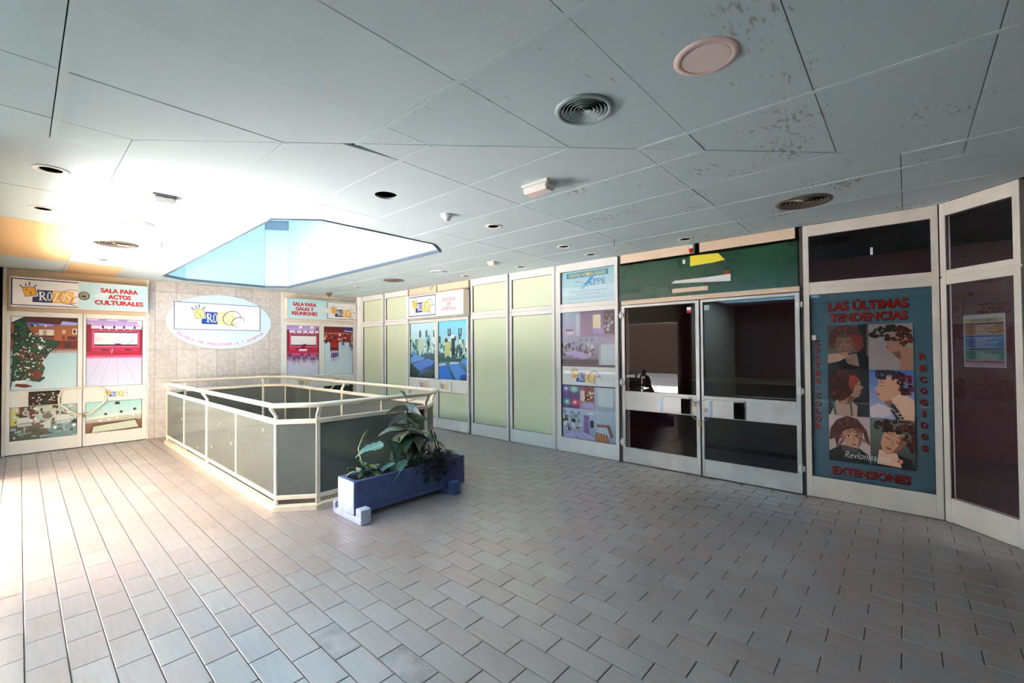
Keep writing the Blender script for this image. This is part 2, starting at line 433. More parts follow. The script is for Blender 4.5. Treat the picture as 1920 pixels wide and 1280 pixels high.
# ------------------------------------------------------------------ flat print builder (vector art on a real panel)
_txt={}
def text_mesh(s, bold, shear):
    k=(s,bold,shear)
    if k not in _txt:
        c=bpy.data.curves.new('t','FONT'); c.body=s; c.size=1.0; c.offset=bold; c.shear=shear; c.resolution_u=3
        o=bpy.data.objects.new('t',c)
        me=bpy.data.meshes.new_from_object(o)
        vs=[(v.co.x,v.co.y) for v in me.vertices]; fs=[tuple(p.vertices) for p in me.polygons]
        bpy.data.objects.remove(o); bpy.data.curves.remove(c); bpy.data.meshes.remove(me)
        _txt[k]=(vs,fs)
    return _txt[k]
class Art:
    STEP=4e-5
    def __init__(s, fr, w=0.0):
        s.fr=fr; s.w=w; s.v=[]; s.f=[]; s.c=[]; s.win=(0,0,1,1)
    def area(s,u0,v0,u1,v1): s.win=(u0,v0,u1-u0,v1-v0); return s
    def T(s,x,y): return s.win[0]+x*s.win[2], s.win[1]+y*s.win[3]
    def poly(s, pts, col, cols=None):
        s.w+=s.STEP; i=len(s.v)
        P=[s.T(*p) for p in pts]
        a=sum(P[k][0]*P[(k+1)%len(P)][1]-P[(k+1)%len(P)][0]*P[k][1] for k in range(len(P)))
        idx=list(range(len(P)))
        s.v += [s.fr.p(x,y,s.w) for x,y in P]
        if len(P)>4:
            for t in tessellate_polygon([[Vector((x,y,0)) for x,y in P]]):
                s.f.append(tuple(i+k for k in t)); s.c.append([cols[k] if cols else col for k in t])
        else:
            if a<0: idx.reverse()
            s.f.append(tuple(i+k for k in idx)); s.c.append([cols[k] if cols else col for k in idx])
        return s
    def rect(s,x0,y0,x1,y1,col,top=None):
        if top is not None: return s.poly([(x0,y0),(x1,y0),(x1,y1),(x0,y1)],col,[col,col,top,top])
        return s.poly([(x0,y0),(x1,y0),(x1,y1),(x0,y1)],col)
    def ell(s,cx,cy,rx,ry,col,n=22,rot=0.0):
        c,q=math.cos(rot),math.sin(rot)
        return s.poly([(cx+rx*math.cos(2*math.pi*k/n)*c-ry*math.sin(2*math.pi*k/n)*q, cy+rx*math.cos(2*math.pi*k/n)*q+ry*math.sin(2*math.pi*k/n)*c) for k in range(n)],col)
    def blob(s,cx,cy,rx,ry,col,n=16,j=.25,seed=0):
        rn=random.Random(seed)
        return s.poly([(cx+rx*math.cos(2*math.pi*k/n)*(1+rn.uniform(-j,j)), cy+ry*math.sin(2*math.pi*k/n)*(1+rn.uniform(-j,j))) for k in range(n)],col)
    def stroke(s,pts,wd,col):
        """ribbon of width wd (in window units of x scaled to metres)"""
        s.w+=s.STEP
        P=[Vector(s.T(*p)) for p in pts]; n=len(P)
        ws=wd if isinstance(wd,(list,tuple)) else [wd]*n
        i=len(s.v)
        for k in range(n):
            t=(P[min(k+1,n-1)]-P[max(k-1,0)]).normalized(); q=Vector((-t.y,t.x))*ws[k]*.5
            for e in (P[k]+q,P[k]-q): s.v.append(s.fr.p(e.x,e.y,s.w))
        for k in range(n-1):
            a=i+2*k; s.f.append((a,a+1,a+3,a+2)); s.c.append([col]*4)
        return s
    def text(s,t,cx,cy,h,col,w=None,bold=0.0,shear=0.0,cap=True,rot=0.0,maxw=None):
        """centred; h,w in metres; position in window units"""
        vs,fs=text_mesh(t,bold,shear)
        if not vs: return s
        x0=min(v[0] for v in vs); x1=max(v[0] for v in vs); y0=min(v[1] for v in vs); y1=max(v[1] for v in vs)
        ky=h/(y1-y0); kx=(w/(x1-x0)) if w else ky
        X,Y=s.T(cx,cy); s.w+=s.STEP; i=len(s.v); c,q=math.cos(rot),math.sin(rot)
        for (x,y) in vs:
            a=(x-(x0+x1)/2)*kx; b=(y-(y0+y1)/2)*ky
            s.v.append(s.fr.p(X+a*c-b*q,Y+a*q+b*c,s.w))
        for f in fs: s.f.append(tuple(i+k for k in f)); s.c.append([col]*len(f))
        return s
    def build(s,name,parent,gloss=False,label=None):
        me=bpy.data.meshes.new(name)
        me.from_pydata([tuple(v) for v in s.v],[],s.f)
        ca=me.color_attributes.new('Col','FLOAT_COLOR','CORNER')
        k=0
        buf=[]
        for c in s.c:
            for x in c: buf+=list(x)
        ca.data.foreach_set('color',buf)
        me.materials.append(M['print_gloss' if gloss else 'print']); me.update()
        o=mkobj(name,me,parent)
        if label: o['label']=label
        return o
NAVY=rgb(22,32,92); BLUE=rgb(24,62,150); YEL=rgb(240,196,84); WHITE=rgb(243,243,243); REDT=rgb(196,30,38); GOLD=rgb(236,170,50)

def logo(a, ox, oy, h, blue=BLUE, yel=YEL, maxx=None, bgc=WHITE):
    """crown-box logo and serif name; h = height of the two-colour box; coordinates are metres on the panel"""
    win=a.win; a.win=(ox,oy,h,h)
    a.rect(0,0,1.114,1,blue); a.rect(1.114,0,2.34,1,yel)
    a.poly([(-.66,1.2),(.17,1.28),(.33,.48),(-.44,.31)],bgc)
    a.poly([(-.585,1.16),(.14,1.23),(.265,.55),(-.405,.39)],NAVY)
    a.poly([(-.555,1.13),(.11,1.195),(.225,.575),(-.385,.43)],rgb(244,190,70) if yel==YEL else yel)
    a.stroke([(-.14,.88),(-.06,.56)],.04*h,NAVY); a.ell(-.32,.93,.05,.045,NAVY,8); a.stroke([(-.4,1.0),(-.28,.93)],.025*h,NAVY)
    for p,q in (((-.68,1.30),(-.52,1.06)),((-.40,1.42),(-.32,1.2)),((-.17,1.56),(-.175,1.24)),((.24,1.38),(.06,1.22))):
        a.stroke([p,q],[.085*h,.03*h],NAVY)
    # serif letters
    def O(x0,x1,bgc2):
        cx=(x0+x1)/2; a.ell(cx,.515,(x1-x0)/2,.375,WHITE,20); a.ell(cx,.515,(x1-x0)/2*.52,.315,bgc2,18)
    b,t=.155,.875
    a.rect(.39,b,.49,t,WHITE); a.rect(.34,b,.55,b+.05,WHITE); a.rect(.34,t-.05,.5,t,WHITE)
    a.ell(.52,.68,.17,.195,WHITE,16); a.rect(.36,.45,.39,.6,blue); a.ell(.535,.685,.075,.14,blue,14)
    a.rect(.49,.56,.53,.82,blue); a.rect(.39,b,.49,t,WHITE)
    a.poly([(.49,.49),(.6,.5),(.8,.2),(.84,b),(.7,b)],WHITE)
    O(.80,1.10,blue)
    a.poly([(1.15,t),(1.47,t),(1.28,b+.05),(1.17,b+.05),(1.14,b),(1.17,b),(1.36,t-.05)],WHITE)
    a.rect(1.14,b,1.48,b+.06,WHITE); a.rect(1.15,t-.06,1.47,t,WHITE); a.rect(1.14,t-.2,1.17,t,WHITE); a.rect(1.45,b,1.48,b+.2,WHITE)
    O(1.50,1.84,yel)
    S=[(2.17,.74),(2.12,.84),(2.02,.865),(1.93,.80),(1.93,.66),(2.03,.55),(2.13,.45),(2.16,.32),(2.10,.2),(2.0,.165),(1.9,.22),(1.88,.33)]
    a.stroke(S,[.05*h,.05*h,.06*h,.09*h,.11*h,.12*h,.12*h,.1*h,.08*h,.06*h,.05*h,.04*h],WHITE)
    def ring(cx,cy,rx,ry,rot,a0,a1,n=46):
        pts=[];c,q=math.cos(rot),math.sin(rot)
        for k in range(n+1):
            an=a0+(a1-a0)*k/n
            x=rx*math.cos(an);y=ry*math.sin(an)
            X=cx+x*c-y*q
            if maxx is not None and ox+X*h>maxx: continue
            pts.append((X,cy+x*q+y*c))
        w=[(.018+.035*math.sin(math.pi*k/max(1,len(pts)-1)))*h for k in range(len(pts))]
        if maxx is None: a.stroke(pts,w,NAVY)
        else:
            seg=[pts[0]]
            for p in pts[1:]:
                if math.hypot(p[0]-seg[-1][0],p[1]-seg[-1][1])>.25:
                    if len(seg)>1: a.stroke(seg,.04*h,NAVY)
                    seg=[]
                seg.append(p)
            if len(seg)>1: a.stroke(seg,.04*h,NAVY)
    ring(2.17,.56,.68,.58,.55,R(-60),R(292))
    ring(2.62,.26,.52,.36,.6,R(-50),R(255))
    a.win=win
#@@STRUCTURE

# ================================================================== the setting
WELL=[(-3.46,-5.575),(-2.13,-5.575),(-1.83,-5.31),(-1.83,-.65),(-2.16,-.37),(-3.46,-.37),(-3.765,-.65),(-3.765,-5.325)]   # ccw, outer edge of the kerb
SKY=[(-3.46,-5.66),(-2.136,-5.66),(-1.82,-5.40),(-1.82,-.70),(-2.16,-.42),(-3.45,-.42),(-3.79,-.70),(-3.79,-5.35)]
SKY_ADDED=[(-8.1,-8.2),(-5.75,-8.2),(-5.75,-5.95),(-8.1,-5.95)]      # unseen second skylight, added over the passage to brighten the left
def offset(poly,d):
    """move every edge of a ccw convex polygon inwards by d"""
    n=len(poly); out=[]
    for i in range(n):
        p0,p1,p2=[Vector(poly[(i+k)%n]) for k in (-1,0,1)]
        e1=(p1-p0).normalized(); e2=(p2-p1).normalized()
        n1=Vector((-e1.y,e1.x)); n2=Vector((-e2.y,e2.x))
        k=(n1+n2); k=k/(1+n1.dot(n2))
        q=p1+k*d; out.append((q.x,q.y))
    return out
HOLE=offset(WELL,.07)
XL=-5.57          # left wall
YF=-11.35         # wall behind the camera
XE=-9.5           # end of the side passage

M['facade']=mat('brown_facade',rgb(104,84,72),.8,.2,var=.1)
# floor: slab with the stair well cut out, tiles laid on it
outer=[(XE,YF-.2),(3.3,YF-.2),(3.3,.2),(XL-.2,.2),(XL-.2,-5.78),(XE,-5.78)]
fl=MB().prism(WORLD,outer,-.28,-.006,[list(reversed(HOLE))]).build('floor',M['grout'])
tag(fl,'beige rectangular floor tiles laid in a half-bond across the whole hall','floor',kind='structure')
TW,TL=.1446,.2945
def tile_mb(g=.0022):
    b=MB(); w,l=TW/2-g,TL/2-g; e=.0025
    for z,i in ((-.006,0),(-.0015,0),(0,e)):
        for (x,y) in ((-w+i,-l+i),(w-i,-l+i),(w-i,l-i),(-w+i,l-i)): b.v.append(Vector((x,y,z)))
    for a in (0,4):
        for k in range(4): b.f.append((a+k,a+(k+1)%4,a+4+(k+1)%4,a+4+k))
    b.f.append((8,9,10,11))
    return b
tiles=[]; cut=[]
for k in range(-40,31):
    xa=-4.317+TW*k
    if xa>.02 or xa<XE: continue
    y0=-9.142+(TL/2 if k%2 else 0)
    for n in range(-9,33):
        ya=y0+TL*n
        cx,cy=xa+TW/2,ya+TL/2
        if cy>.1 or cy<YF-.1: continue
        if cx<XL-.05 and cy>-5.75: continue
        if cx-cy>10.12+.08: continue          # behind the splayed wall
        inx=[(cx+sx*TW/2,cy+sy*TL/2) for sx,sy in ((-1,-1),(1,-1),(1,1),(-1,1))]
        # against the well?
        def outside(p): 
            for i in range(8):
                a,b=WELL[i],WELL[(i+1)%8]
                if (b[0]-a[0])*(p[1]-a[1])-(b[1]-a[1])*(p[0]-a[0])<.015: return True
            return False
        o=[outside(p) for p in inx]
        if all(o):
            tiles.append((cx,cy,inx))
        elif any(o): cut.append(inx)
def seen(t):
    ps=[project((p[0],p[1],0)) for p in t[2]]
    if any(p is None for p in ps): return 0
    c=project((t[0],t[1],0))
    if not(0<c[0]<1920 and 0<c[1]<1280): return 0
    if t[0]>-3.6 and t[0]<-1.9 and t[1]>-6.15 and t[1]<-5.6: return 0     # under the planter
    return area(ps)
tiles.sort(key=seen,reverse=True)
tm=tile_mb().mesh('floor_tile'); tm.materials.append(M['tile'])
tmd=tm.copy(); tmd.materials.clear(); tmd.materials.append(M['tile_dirty'])
DIRTY=[(-4.245,-7.516),(-4.10,-7.96)]
for i,(cx,cy,_) in enumerate(tiles[:300]):
    d=any(abs(cx-a)<.06 and abs(cy-b)<.13 for a,b in DIRTY)
    o=bpy.data.objects.new('tile',tmd if d else tm); COL.objects.link(o); o.location=(cx,cy,0); o.parent=fl
mb=MB(); proto=tile_mb()
for (cx,cy,_) in tiles[300:]:
    i=len(mb.v); mb.v+=[v+Vector((cx,cy,0)) for v in proto.v]; mb.f+=[tuple(i+k for k in f) for f in proto.f]
for inx in cut:
    for pc in subtract([(x+(.002 if j in (0,3) else -.002),y+(.002 if j<2 else -.002)) for j,(x,y) in enumerate(inx)],WELL):
        mb.prism(WORLD,pc,-.006,0)
o=mb.build('tile_field',M['tile'],fl); o['kind']='stuff'

# lower level seen down the stair well
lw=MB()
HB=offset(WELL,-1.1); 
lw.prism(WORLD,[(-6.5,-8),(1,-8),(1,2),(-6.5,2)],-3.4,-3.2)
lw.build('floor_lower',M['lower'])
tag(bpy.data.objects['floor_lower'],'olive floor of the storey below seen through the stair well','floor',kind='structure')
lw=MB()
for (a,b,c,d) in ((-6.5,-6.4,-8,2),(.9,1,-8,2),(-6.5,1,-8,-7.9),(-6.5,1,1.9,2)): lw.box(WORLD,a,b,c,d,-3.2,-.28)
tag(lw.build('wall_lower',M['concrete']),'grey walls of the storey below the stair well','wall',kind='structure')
# white fascia lining the well opening
fa=MB()
I2=offset(HOLE,.012)
for i in range(8):
    a,b=HOLE[i],HOLE[(i+1)%8]; c,d=I2[(i+1)%8],I2[i]
    fa.prism(WORLD,[a,b,c,d],-.20,-.004)
tag(fa.build('trim_1',M['plaster_w']),'white fascia lining the edge of the stair well opening','fascia',kind='structure')

# back wall with marble slabs
wb=MB().box(BK,-3.868,-1.70,0,2.95,-.25,-.022).box(BK,XL-.2,-3.868,0,2.95,-.25,-.10).box(BK,-1.70,.25,0,2.95,-.25,-.10)
wb=wb.build('wall_back',M['grout'])
tag(wb,'back wall clad in mottled beige marble slabs between two double doors','wall',kind='structure')
xs=[-3.868,-3.783,-3.474,-3.163,-2.853,-2.548,-2.238,-1.927,-1.70]; zs=[0,.514,1.034,1.541,2.055,2.565,2.75]
for i in range(8):
    for j in range(6):
        g=.0015
        MB().box(BK,xs[i]+g,xs[i+1]-g,zs[j]+g,zs[j+1]-g,-.022,random.uniform(-.0012,.0005)).build('marble_slab',M['marble'],wb,bevel=.0012)

# right wall body (behind the opaque bays) and the dark shop behind the glass
wr=MB().box(RT,-.2,6.91,0,2.95,-.28,-.10).build('wall_right',M['plaster_w'])
tag(wr,'long side wall behind the white framed shop fronts','wall',kind='structure')
sh=MB()
sh.box(WORLD,.28,3.2,-6.92,-6.80,0,2.95).box(WORLD,3.1,3.3,-12.3,-6.8,0,2.95).box(WORLD,-1.0,3.2,-12.4,-12.25,0,2.95)
sh=tag(sh.build('wall_shop',M['maroon']),'maroon walls of the unlit shop behind the dark glass doors','wall',kind='structure')
tag(MB().box(WORLD,.0,3.2,-12.3,-6.8,.0005,.004).prism(WORLD,[(0,-10.02),(0,-12.3),(-2.25,-12.3)],.0005,.004).build('floor_shop',M['shopfloor']),'dark floor inside the unlit shop','floor',kind='structure')
# splayed wall beyond the last glazed bay, wall behind the camera, side passage
tag(MB().box(BD,.585,1.95,0,2.95,-.22,-.045).build('wall_pier',M['pier']),'brown grey pier ending the splayed shop front','wall',kind='structure')
tag(MB().box(WORLD,XE-.2,-1.30,YF-.2,YF,0,2.95).build('wall_front',M['pier']),'plain wall behind the viewer','wall',kind='structure')
tag(MB().box(WORLD,XE-.2,XE,YF-.2,-5.58,0,2.95).build('wall_passage_end',M['pier']),'plain end wall of the side passage','wall',kind='structure')
DY0,DY1,DZ=-5.5,-1.8,2.15            # wide doorway to the sunlit terrace
wl=MB().box(WORLD,XL-.2,XL,DY1,.25,0,2.95).box(WORLD,XL-.2,XL,-5.78,DY0,0,2.95).box(WORLD,XL-.2,XL,DY0,DY1,DZ,2.95)
wl.box(WORLD,XE,XL,-5.78,-5.58,0,2.95)
tag(wl.build('wall_left',M['plaster']),'cream plaster wall with a wide doorway to the terrace','wall',kind='structure')
tag(MB().box(WORLD,-20,XL-.2,-5.58,10,-.2,-.01).build('ground_terrace',M['terrace']),'pale sunlit terrace outside the doorway','terrace',kind='structure')
tag(MB().box(WORLD,-9.85,XL-.2,-5.58,3,2.6,2.8).build('roof_sun_shade',M['plaster_w']),'unseen white canopy added to hold the sun off the doorway','canopy',kind='structure')  # unseen, added and sized to keep direct sun out of the doorway

tag(MB().box(WORLD,-20.4,-20,-12,14,-.2,7.0).build('wall_opposite',M['facade']),'shaded brown building across the terrace','building',kind='structure')

# ceiling: backing slab, boards, strips
ce_outer=[(XE,YF-.2),(3.3,YF-.2),(3.3,.25),(XL-.2,.25),(XL-.2,-5.60),(XE,-5.60)]
ce=MB().prism(WORLD,ce_outer,2.87,2.97,[list(reversed(offset(SKY,-.03))),list(reversed(offset(SKY_ADDED,-.03)))]).build('ceiling',M['void'])
tag(ce,'suspended ceiling of pale blue boards meeting along a diagonal mitre line','ceiling',kind='structure')
HOLES=[]    # (x,y,r) cut through the boards
HOLES_R=[(-5.222,-5.467,.062),(-5.229,-4.242,.058),(-4.606,-1.726,.058),(-3.406,-6.684,.088),(-2.174,-6.69,.058),(-.953,-6.695,.058),
         (-.331,-6.686,.058),(-.311,-5.452,.058),(-.33,-4.244,.058),(-.907,-1.735,.058),(-.301,-7.913,.058)]
VENTS=[(-4.61,-4.238,.135,'w'),(-4.624,-3.025,.20,'d'),(-.908,-4.24,.135,'w'),(-.919,-2.98,.19,'d'),(-3.412,-8.545,.15,'g'),(-.907,-9.136,.21,'d')]
CUTS=HOLES_R+[(x,y,r*.82) for x,y,r,_ in VENTS]
XF=[-5.25+1.2215*k for k in range(-3,6)]; YFr=[-7.637+.607*k for k in range(-7,4)]
XB=[-3.713+.607*k for k in range(-4,8)]; YB=[-6.10+1.2215*k for k in range(-5,6)]
def board(x0,x1,y0,y1,front,m):
    g=.0022
    p=[(x0+g,y0+g),(x1-g,y0+g),(x1-g,y1-g),(x0+g,y1-g)]
    p=clip(p,1,1,-11.352 if front else -11.348,front)
    if len(p)<3 or area(p)<.003: return
    for a,b,c,k in ((1,0,-.004,True),(0,1,-.004,True),(0,1,YF,False),(1,-1,9.995,True)):
        p=clip(p,a,b,c,k)
        if len(p)<3 or area(p)<.003: return
    if not front: p=clip(p,1,0,XL,False)
    if not front and -4.33<x0<-4.3 and -7.4<y0<-7.2: p=clip(p,.142,1,-7.850,False)      # one board has slipped and leaves a dark wedge
    if len(p)<3 or area(p)<.003: return
    # remove doubled points
    q=[]
    for v in p:
        if not q or math.hypot(v[0]-q[-1][0],v[1]-q[-1][1])>1e-4: q.append(v)
    if math.hypot(q[0][0]-q[-1][0],q[0][1]-q[-1][1])<1e-4: q.pop()
    p=q
    pcs=[p]
    xs_=[v[0] for v in p]; ys_=[v[1] for v in p]
    if max(xs_)>-3.79 and min(xs_)<-1.82 and max(ys_)>-5.66 and min(ys_)<-.42: pcs=subtract(p,SKY)
    if max(xs_)>-8.1 and min(xs_)<-5.75 and max(ys_)>-8.2 and min(ys_)<-5.95: pcs=subtract(p,SKY_ADDED)
    if not pcs: return
    mb=MB()
    dz=random.uniform(-.0015,.0015)
    for q in pcs:
        hs=[]
        for (hx,hy,hr) in CUTS:
            if min(v[0] for v in q)<hx<max(v[0] for v in q) and min(v[1] for v in q)<hy<max(v[1] for v in q): hs.append(list(reversed(circle(hx,hy,hr,28))))
        mb.prism(WORLD,q,H+dz,H+.014+dz,hs)
    mb.build('ceiling_board',m,ce)
for i in range(len(XF)-1):
    for j in range(len(YFr)-1):
        x0,x1,y0,y1=XF[i],XF[i+1],YFr[j],YFr[j+1]
        if x1<XE or y0>-5.6: continue
        st=(x0>-4.2 and y0<-8.0)
        board(x0,x1,y0,min(y1,-5.79) if x0<-5.6 else y1,True,M['panel_stain'] if st else M['panel'])
for i in range(len(XB)-1):
    for j in range(len(YB)-1):
        x0,x1,y0,y1=XB[i],XB[i+1],YB[j],YB[j+1]
        cx,cy=(x0+x1)/2,(y0+y1)/2
        mt=M['panel']
        if cx<-4.95 and -3.6<cy<-1.3: mt=M['panel_tan']
        if -4.9<cx<-4.3 and cy>-1.1: mt=M['panel_tan']
        if cx>-2.6 and cy<-7.2: mt=M['panel_stain']
        if cx<-5.2: x0=XL
        board(x0,x1,y0,y1,False,mt)
# flat strips of the hanging grid under some joints
for x in XF:
    if x<-6: continue
    y1=-11.35-x
    if y1<YF: continue
    MB().box(WORLD,x+.004,x+.030,YF,min(y1,-5.80 if x<-5.6 else 9),H-.003,H+.001).build('grid_strip',M['tbar'],ce)
for x in XB:
    if not(-5.5<x<-.1): continue
    ya,yb=-11.35-x,0
    segs=[(ya,yb)]
    if -3.79<x<-1.82: segs=[(ya,-5.72),(-.40,0)]
    for a,b in segs:
        MB().box(WORLD,x+.004,x+.026,a,b,H-.0025,H+.001).build('grid_strip',M['tbar'],ce)
# edge profile around the skylight opening
tr=MB(); so1=offset(SKY,-.012); si=offset(SKY,.010)
tr.prism(WORLD,so1,H-.010,H+.03,[list(reversed(si))])
tag(tr.build('trim_2',M['trim']),'dark grey edge profile around the skylight opening','trim',kind='structure')
# skylight shaft
ws=root('wall_shaft',(-2.8,-3,H),'pale blue panelled shaft rising to the skylight','skylight shaft',kind='structure')
ZT=5.9
so2=offset(SKY,-.03)
for i in range(8):
    a,b,c,d=SKY[i],SKY[(i+1)%8],so2[(i+1)%8],so2[i]
    L_=math.hypot(b[0]-a[0],b[1]-a[1]); n=2 if L_>3 else 1
    for k in range(n):
        t0,t1=k/n,(k+1)/n
        if i==2: t0,t1=((0,.54),(.54,1))[k]
        if i==6: t0,t1=((0,.46),(.46,1))[k]
        g=.0025/L_
        P=lambda p,q,t:(p[0]+(q[0]-p[0])*t,p[1]+(q[1]-p[1])*t)
        top=3.88 if i==3 else ZT
        MB().prism(WORLD,[P(a,b,t0+g),P(a,b,t1-g),P(d,c,t1-g),P(d,c,t0+g)],H+.012,top).build('shaft_panel',M['shaft'],ws)
        if i==3:
            MB().prism(WORLD,[P(a,b,t0+g),P(a,b,t1-g),P(d,c,t1-g),P(d,c,t0+g)],4.07,ZT).build('shaft_panel',M['shaft'],ws)
so3=offset(SKY,-.034); so4=offset(SKY,-.10)
MB().prism(WORLD,so4,H+.1,ZT,[list(reversed(so3))]).build('shaft_lining',M['shaft_joint'],ws)
so5=offset(SKY_ADDED,-.06)
tag(MB().prism(WORLD,so5,H,4.9,[list(reversed(SKY_ADDED))]).build('wall_added_shaft',M['shaft']),'pale shaft of an unseen skylight added to brighten the left side','skylight shaft',kind='structure')
# unseen tinted panes, added to dim daylight in the shaft, with bars
M['roof_dimmer']=bpy.data.materials.new('dimming_roof_tint'); M['roof_dimmer'].use_nodes=True
_n=M['roof_dimmer'].node_tree.nodes; _n.remove(_n['Principled BSDF']); _t=_n.new('ShaderNodeBsdfTransparent'); _t.inputs[0].default_value=(.27,.295,.305,1)
M['roof_dimmer'].node_tree.links.new(_t.outputs[0],_n['Material Output'].inputs[0])
for k in range(5):
    ya=-5.76+k*1.085
    MB().box(WORLD,-3.86,-1.75,ya+.02,ya+1.065,ZT,ZT+.008).build('dimmer_pane',M['roof_dimmer'],ws)
    MB().box(WORLD,-3.9,-1.72,ya-.02,ya+.02,ZT-.03,ZT+.04).build('roof_bar',M['grey_metal'],ws)

# ================================================================== pictures printed on the glass (flat prints)
def clutter(a,x0,y0,x1,y1,n,cols,smin,smax,seed,tall=1.0):
    rn=random.Random(seed)
    for _ in range(n):
        cx,cy=rn.uniform(x0,x1),rn.uniform(y0,y1); w=rn.uniform(smin,smax); h=rn.uniform(smin,smax)*tall
        c=rn.choice(cols)
        xa,xb=max(0,cx-w/2),min(1,cx+w/2); ya,yb=max(0,cy-h/2),min(1,cy+h/2)
        if xb>xa and yb>ya: a.rect(xa,ya,xb,yb,c)
def pic_bar(a):
    a.rect(0,0,1,.52,rgb(214,234,240),rgb(170,206,214)); a.rect(0,.50,1,.56,rgb(190,180,180),rgb(150,110,100))
    a.rect(0,.55,1,.90,rgb(120,52,34),rgb(150,84,52)); a.rect(0,.90,1,1,rgb(84,22,20),rgb(70,16,18))
    a.poly([(.22,.90),(.70,.87),(.70,.905),(.22,.93)],rgb(70,80,190)); a.poly([(.72,.90),(1,.885),(1,.94),(.76,.955)],rgb(150,170,240)); a.poly([(.4,.892),(.62,.88),(.62,.9),(.4,.91)],rgb(150,160,230))
    a.rect(.40,.75,.63,.83,rgb(220,214,196)); a.rect(.46,.75,.52,.82,rgb(160,150,130)); a.rect(.40,.72,.66,.745,rgb(70,20,20))
    a.ell(.34,.885,.02,.012,rgb(255,236,190),10); a.ell(.50,.88,.02,.012,rgb(255,236,190),10)
    a.rect(.64,.60,1,.90,rgb(176,104,62),rgb(150,80,48)); a.rect(.64,.57,1,.68,rgb(120,24,26)); a.rect(.80,.57,.90,.66,rgb(60,40,40))
    a.rect(.76,.78,.81,.83,rgb(206,190,150)); a.rect(.92,.77,.995,.85,rgb(216,206,190)); a.ell(.955,.81,.025,.03,rgb(70,30,30),10); a.rect(.76,.69,.80,.75,rgb(120,36,32)); a.rect(.84,.69,.99,.74,rgb(90,30,30))
    for x in (.5,.56,.62,.66): a.stroke([(x,.50),(x,.58)],.006,rgb(60,44,44))
    for k in range(5): a.stroke([(.35+.1*k,.0),(.55+.05*k,.5)],.003,rgb(170,206,216))
    # torn-away film: dark green and brown remains
    rn=random.Random(5)
    a.poly([(0,.03),(.04,.92),(.20,1),(.215,.9),(.30,.78),(.40,.72),(.55,.70),(.74,.66),(.70,.60),(.62,.55),(.56,.50),(.50,.42),(.45,.36),(.5,.3),(.47,.22),(.5,.15),(.42,.10),(.30,.12),(.22,.14),(.08,.13),(.02,.10)],rgb(14,58,38))
    for k in range(70):
        x=rn.uniform(.03,.46); y=rn.uniform(.12,.92)
        if x>.3 and y>.72: continue
        a.blob(x,y,rn.uniform(.02,.07),rn.uniform(.012,.04),rn.choice([rgb(12,52,34),rgb(20,70,46),rgb(24,84,52),rgb(10,40,28)]),9,.45,k)
    for k in range(22):
        x=rn.uniform(.1,.46); y=rn.uniform(.14,.62); a.blob(x,y,rn.uniform(.02,.06),rn.uniform(.015,.03),rgb(112,54,38),9,.4,100+k)
    a.blob(.38,.22,.08,.06,rgb(110,50,36),10,.25,3); a.poly([(.05,.06),(.2,.03),(.32,.045),(.22,.08),(.08,.09)],rgb(116,48,36))
    for k in range(110):
        x=rn.uniform(.04,.64); y=rn.uniform(.14,.78)
        if x>.48 and not(.5<y<.68): continue
        a.blob(x,y,rn.uniform(.006,.022),rn.uniform(.004,.012),rgb(236,240,238),7,.5,300+k)
    a.blob(.12,.115,.1,.022,rgb(236,238,238),12,.4,9); a.blob(.42,.58,.03,.03,rgb(240,240,240),9,.5,12)
    a.poly([(0,.92),(.18,1),(0,1)],rgb(236,234,230))
def pic_salon(a):
    a.rect(0,0,1,1,rgb(98,88,76),rgb(150,120,96)); a.rect(.0,.45,.12,1,rgb(214,206,120)); a.rect(.14,.55,.36,1,rgb(112,66,50)); a.rect(.36,.5,.72,1,rgb(206,212,196))
    a.rect(.72,.45,1,1,rgb(176,196,190)); a.rect(.0,0,.45,.35,rgb(96,100,84)); a.rect(.55,0,1,.4,rgb(120,150,156))
    clutter(a,.05,.4,1,1,60,[rgb(220,226,220),rgb(70,66,60),rgb(150,190,190),rgb(120,80,60),rgb(236,238,232)],.02,.09,4,1.3)
    clutter(a,0,0,1,.35,30,[rgb(130,150,140),rgb(80,76,64),rgb(160,190,196)],.03,.12,8,.6)
    for cx,s in ((.2,1),(.8,1)):
        a.poly([(cx-.11,.50),(cx+.08,.52),(cx+.08,.68),(cx-.1,.68)],rgb(222,226,222)); a.poly([(cx-.1,.40),(cx+.12,.42),(cx+.1,.50),(cx-.1,.48)],rgb(200,206,202))
        a.stroke([(cx,.2),(cx,.42)],.012,rgb(190,196,196)); a.stroke([(cx-.1,.16),(cx+.1,.2)],.008,rgb(200,204,204)); a.ell(cx+.02,.82,.05,.08,rgb(210,214,210),12); a.ell(cx+.02,.82,.03,.05,rgb(150,140,130),12)
    a.ell(.54,.66,.10,.13,rgb(190,196,192),18); a.ell(.54,.68,.075,.09,rgb(120,116,108),18); a.poly([(.49,.3),(.59,.28),(.6,.52),(.48,.52)],rgb(206,214,212))
    a.ell(.66,.3,.03,.05,rgb(250,252,250),10); a.ell(.96,.32,.03,.05,rgb(240,250,250),10)
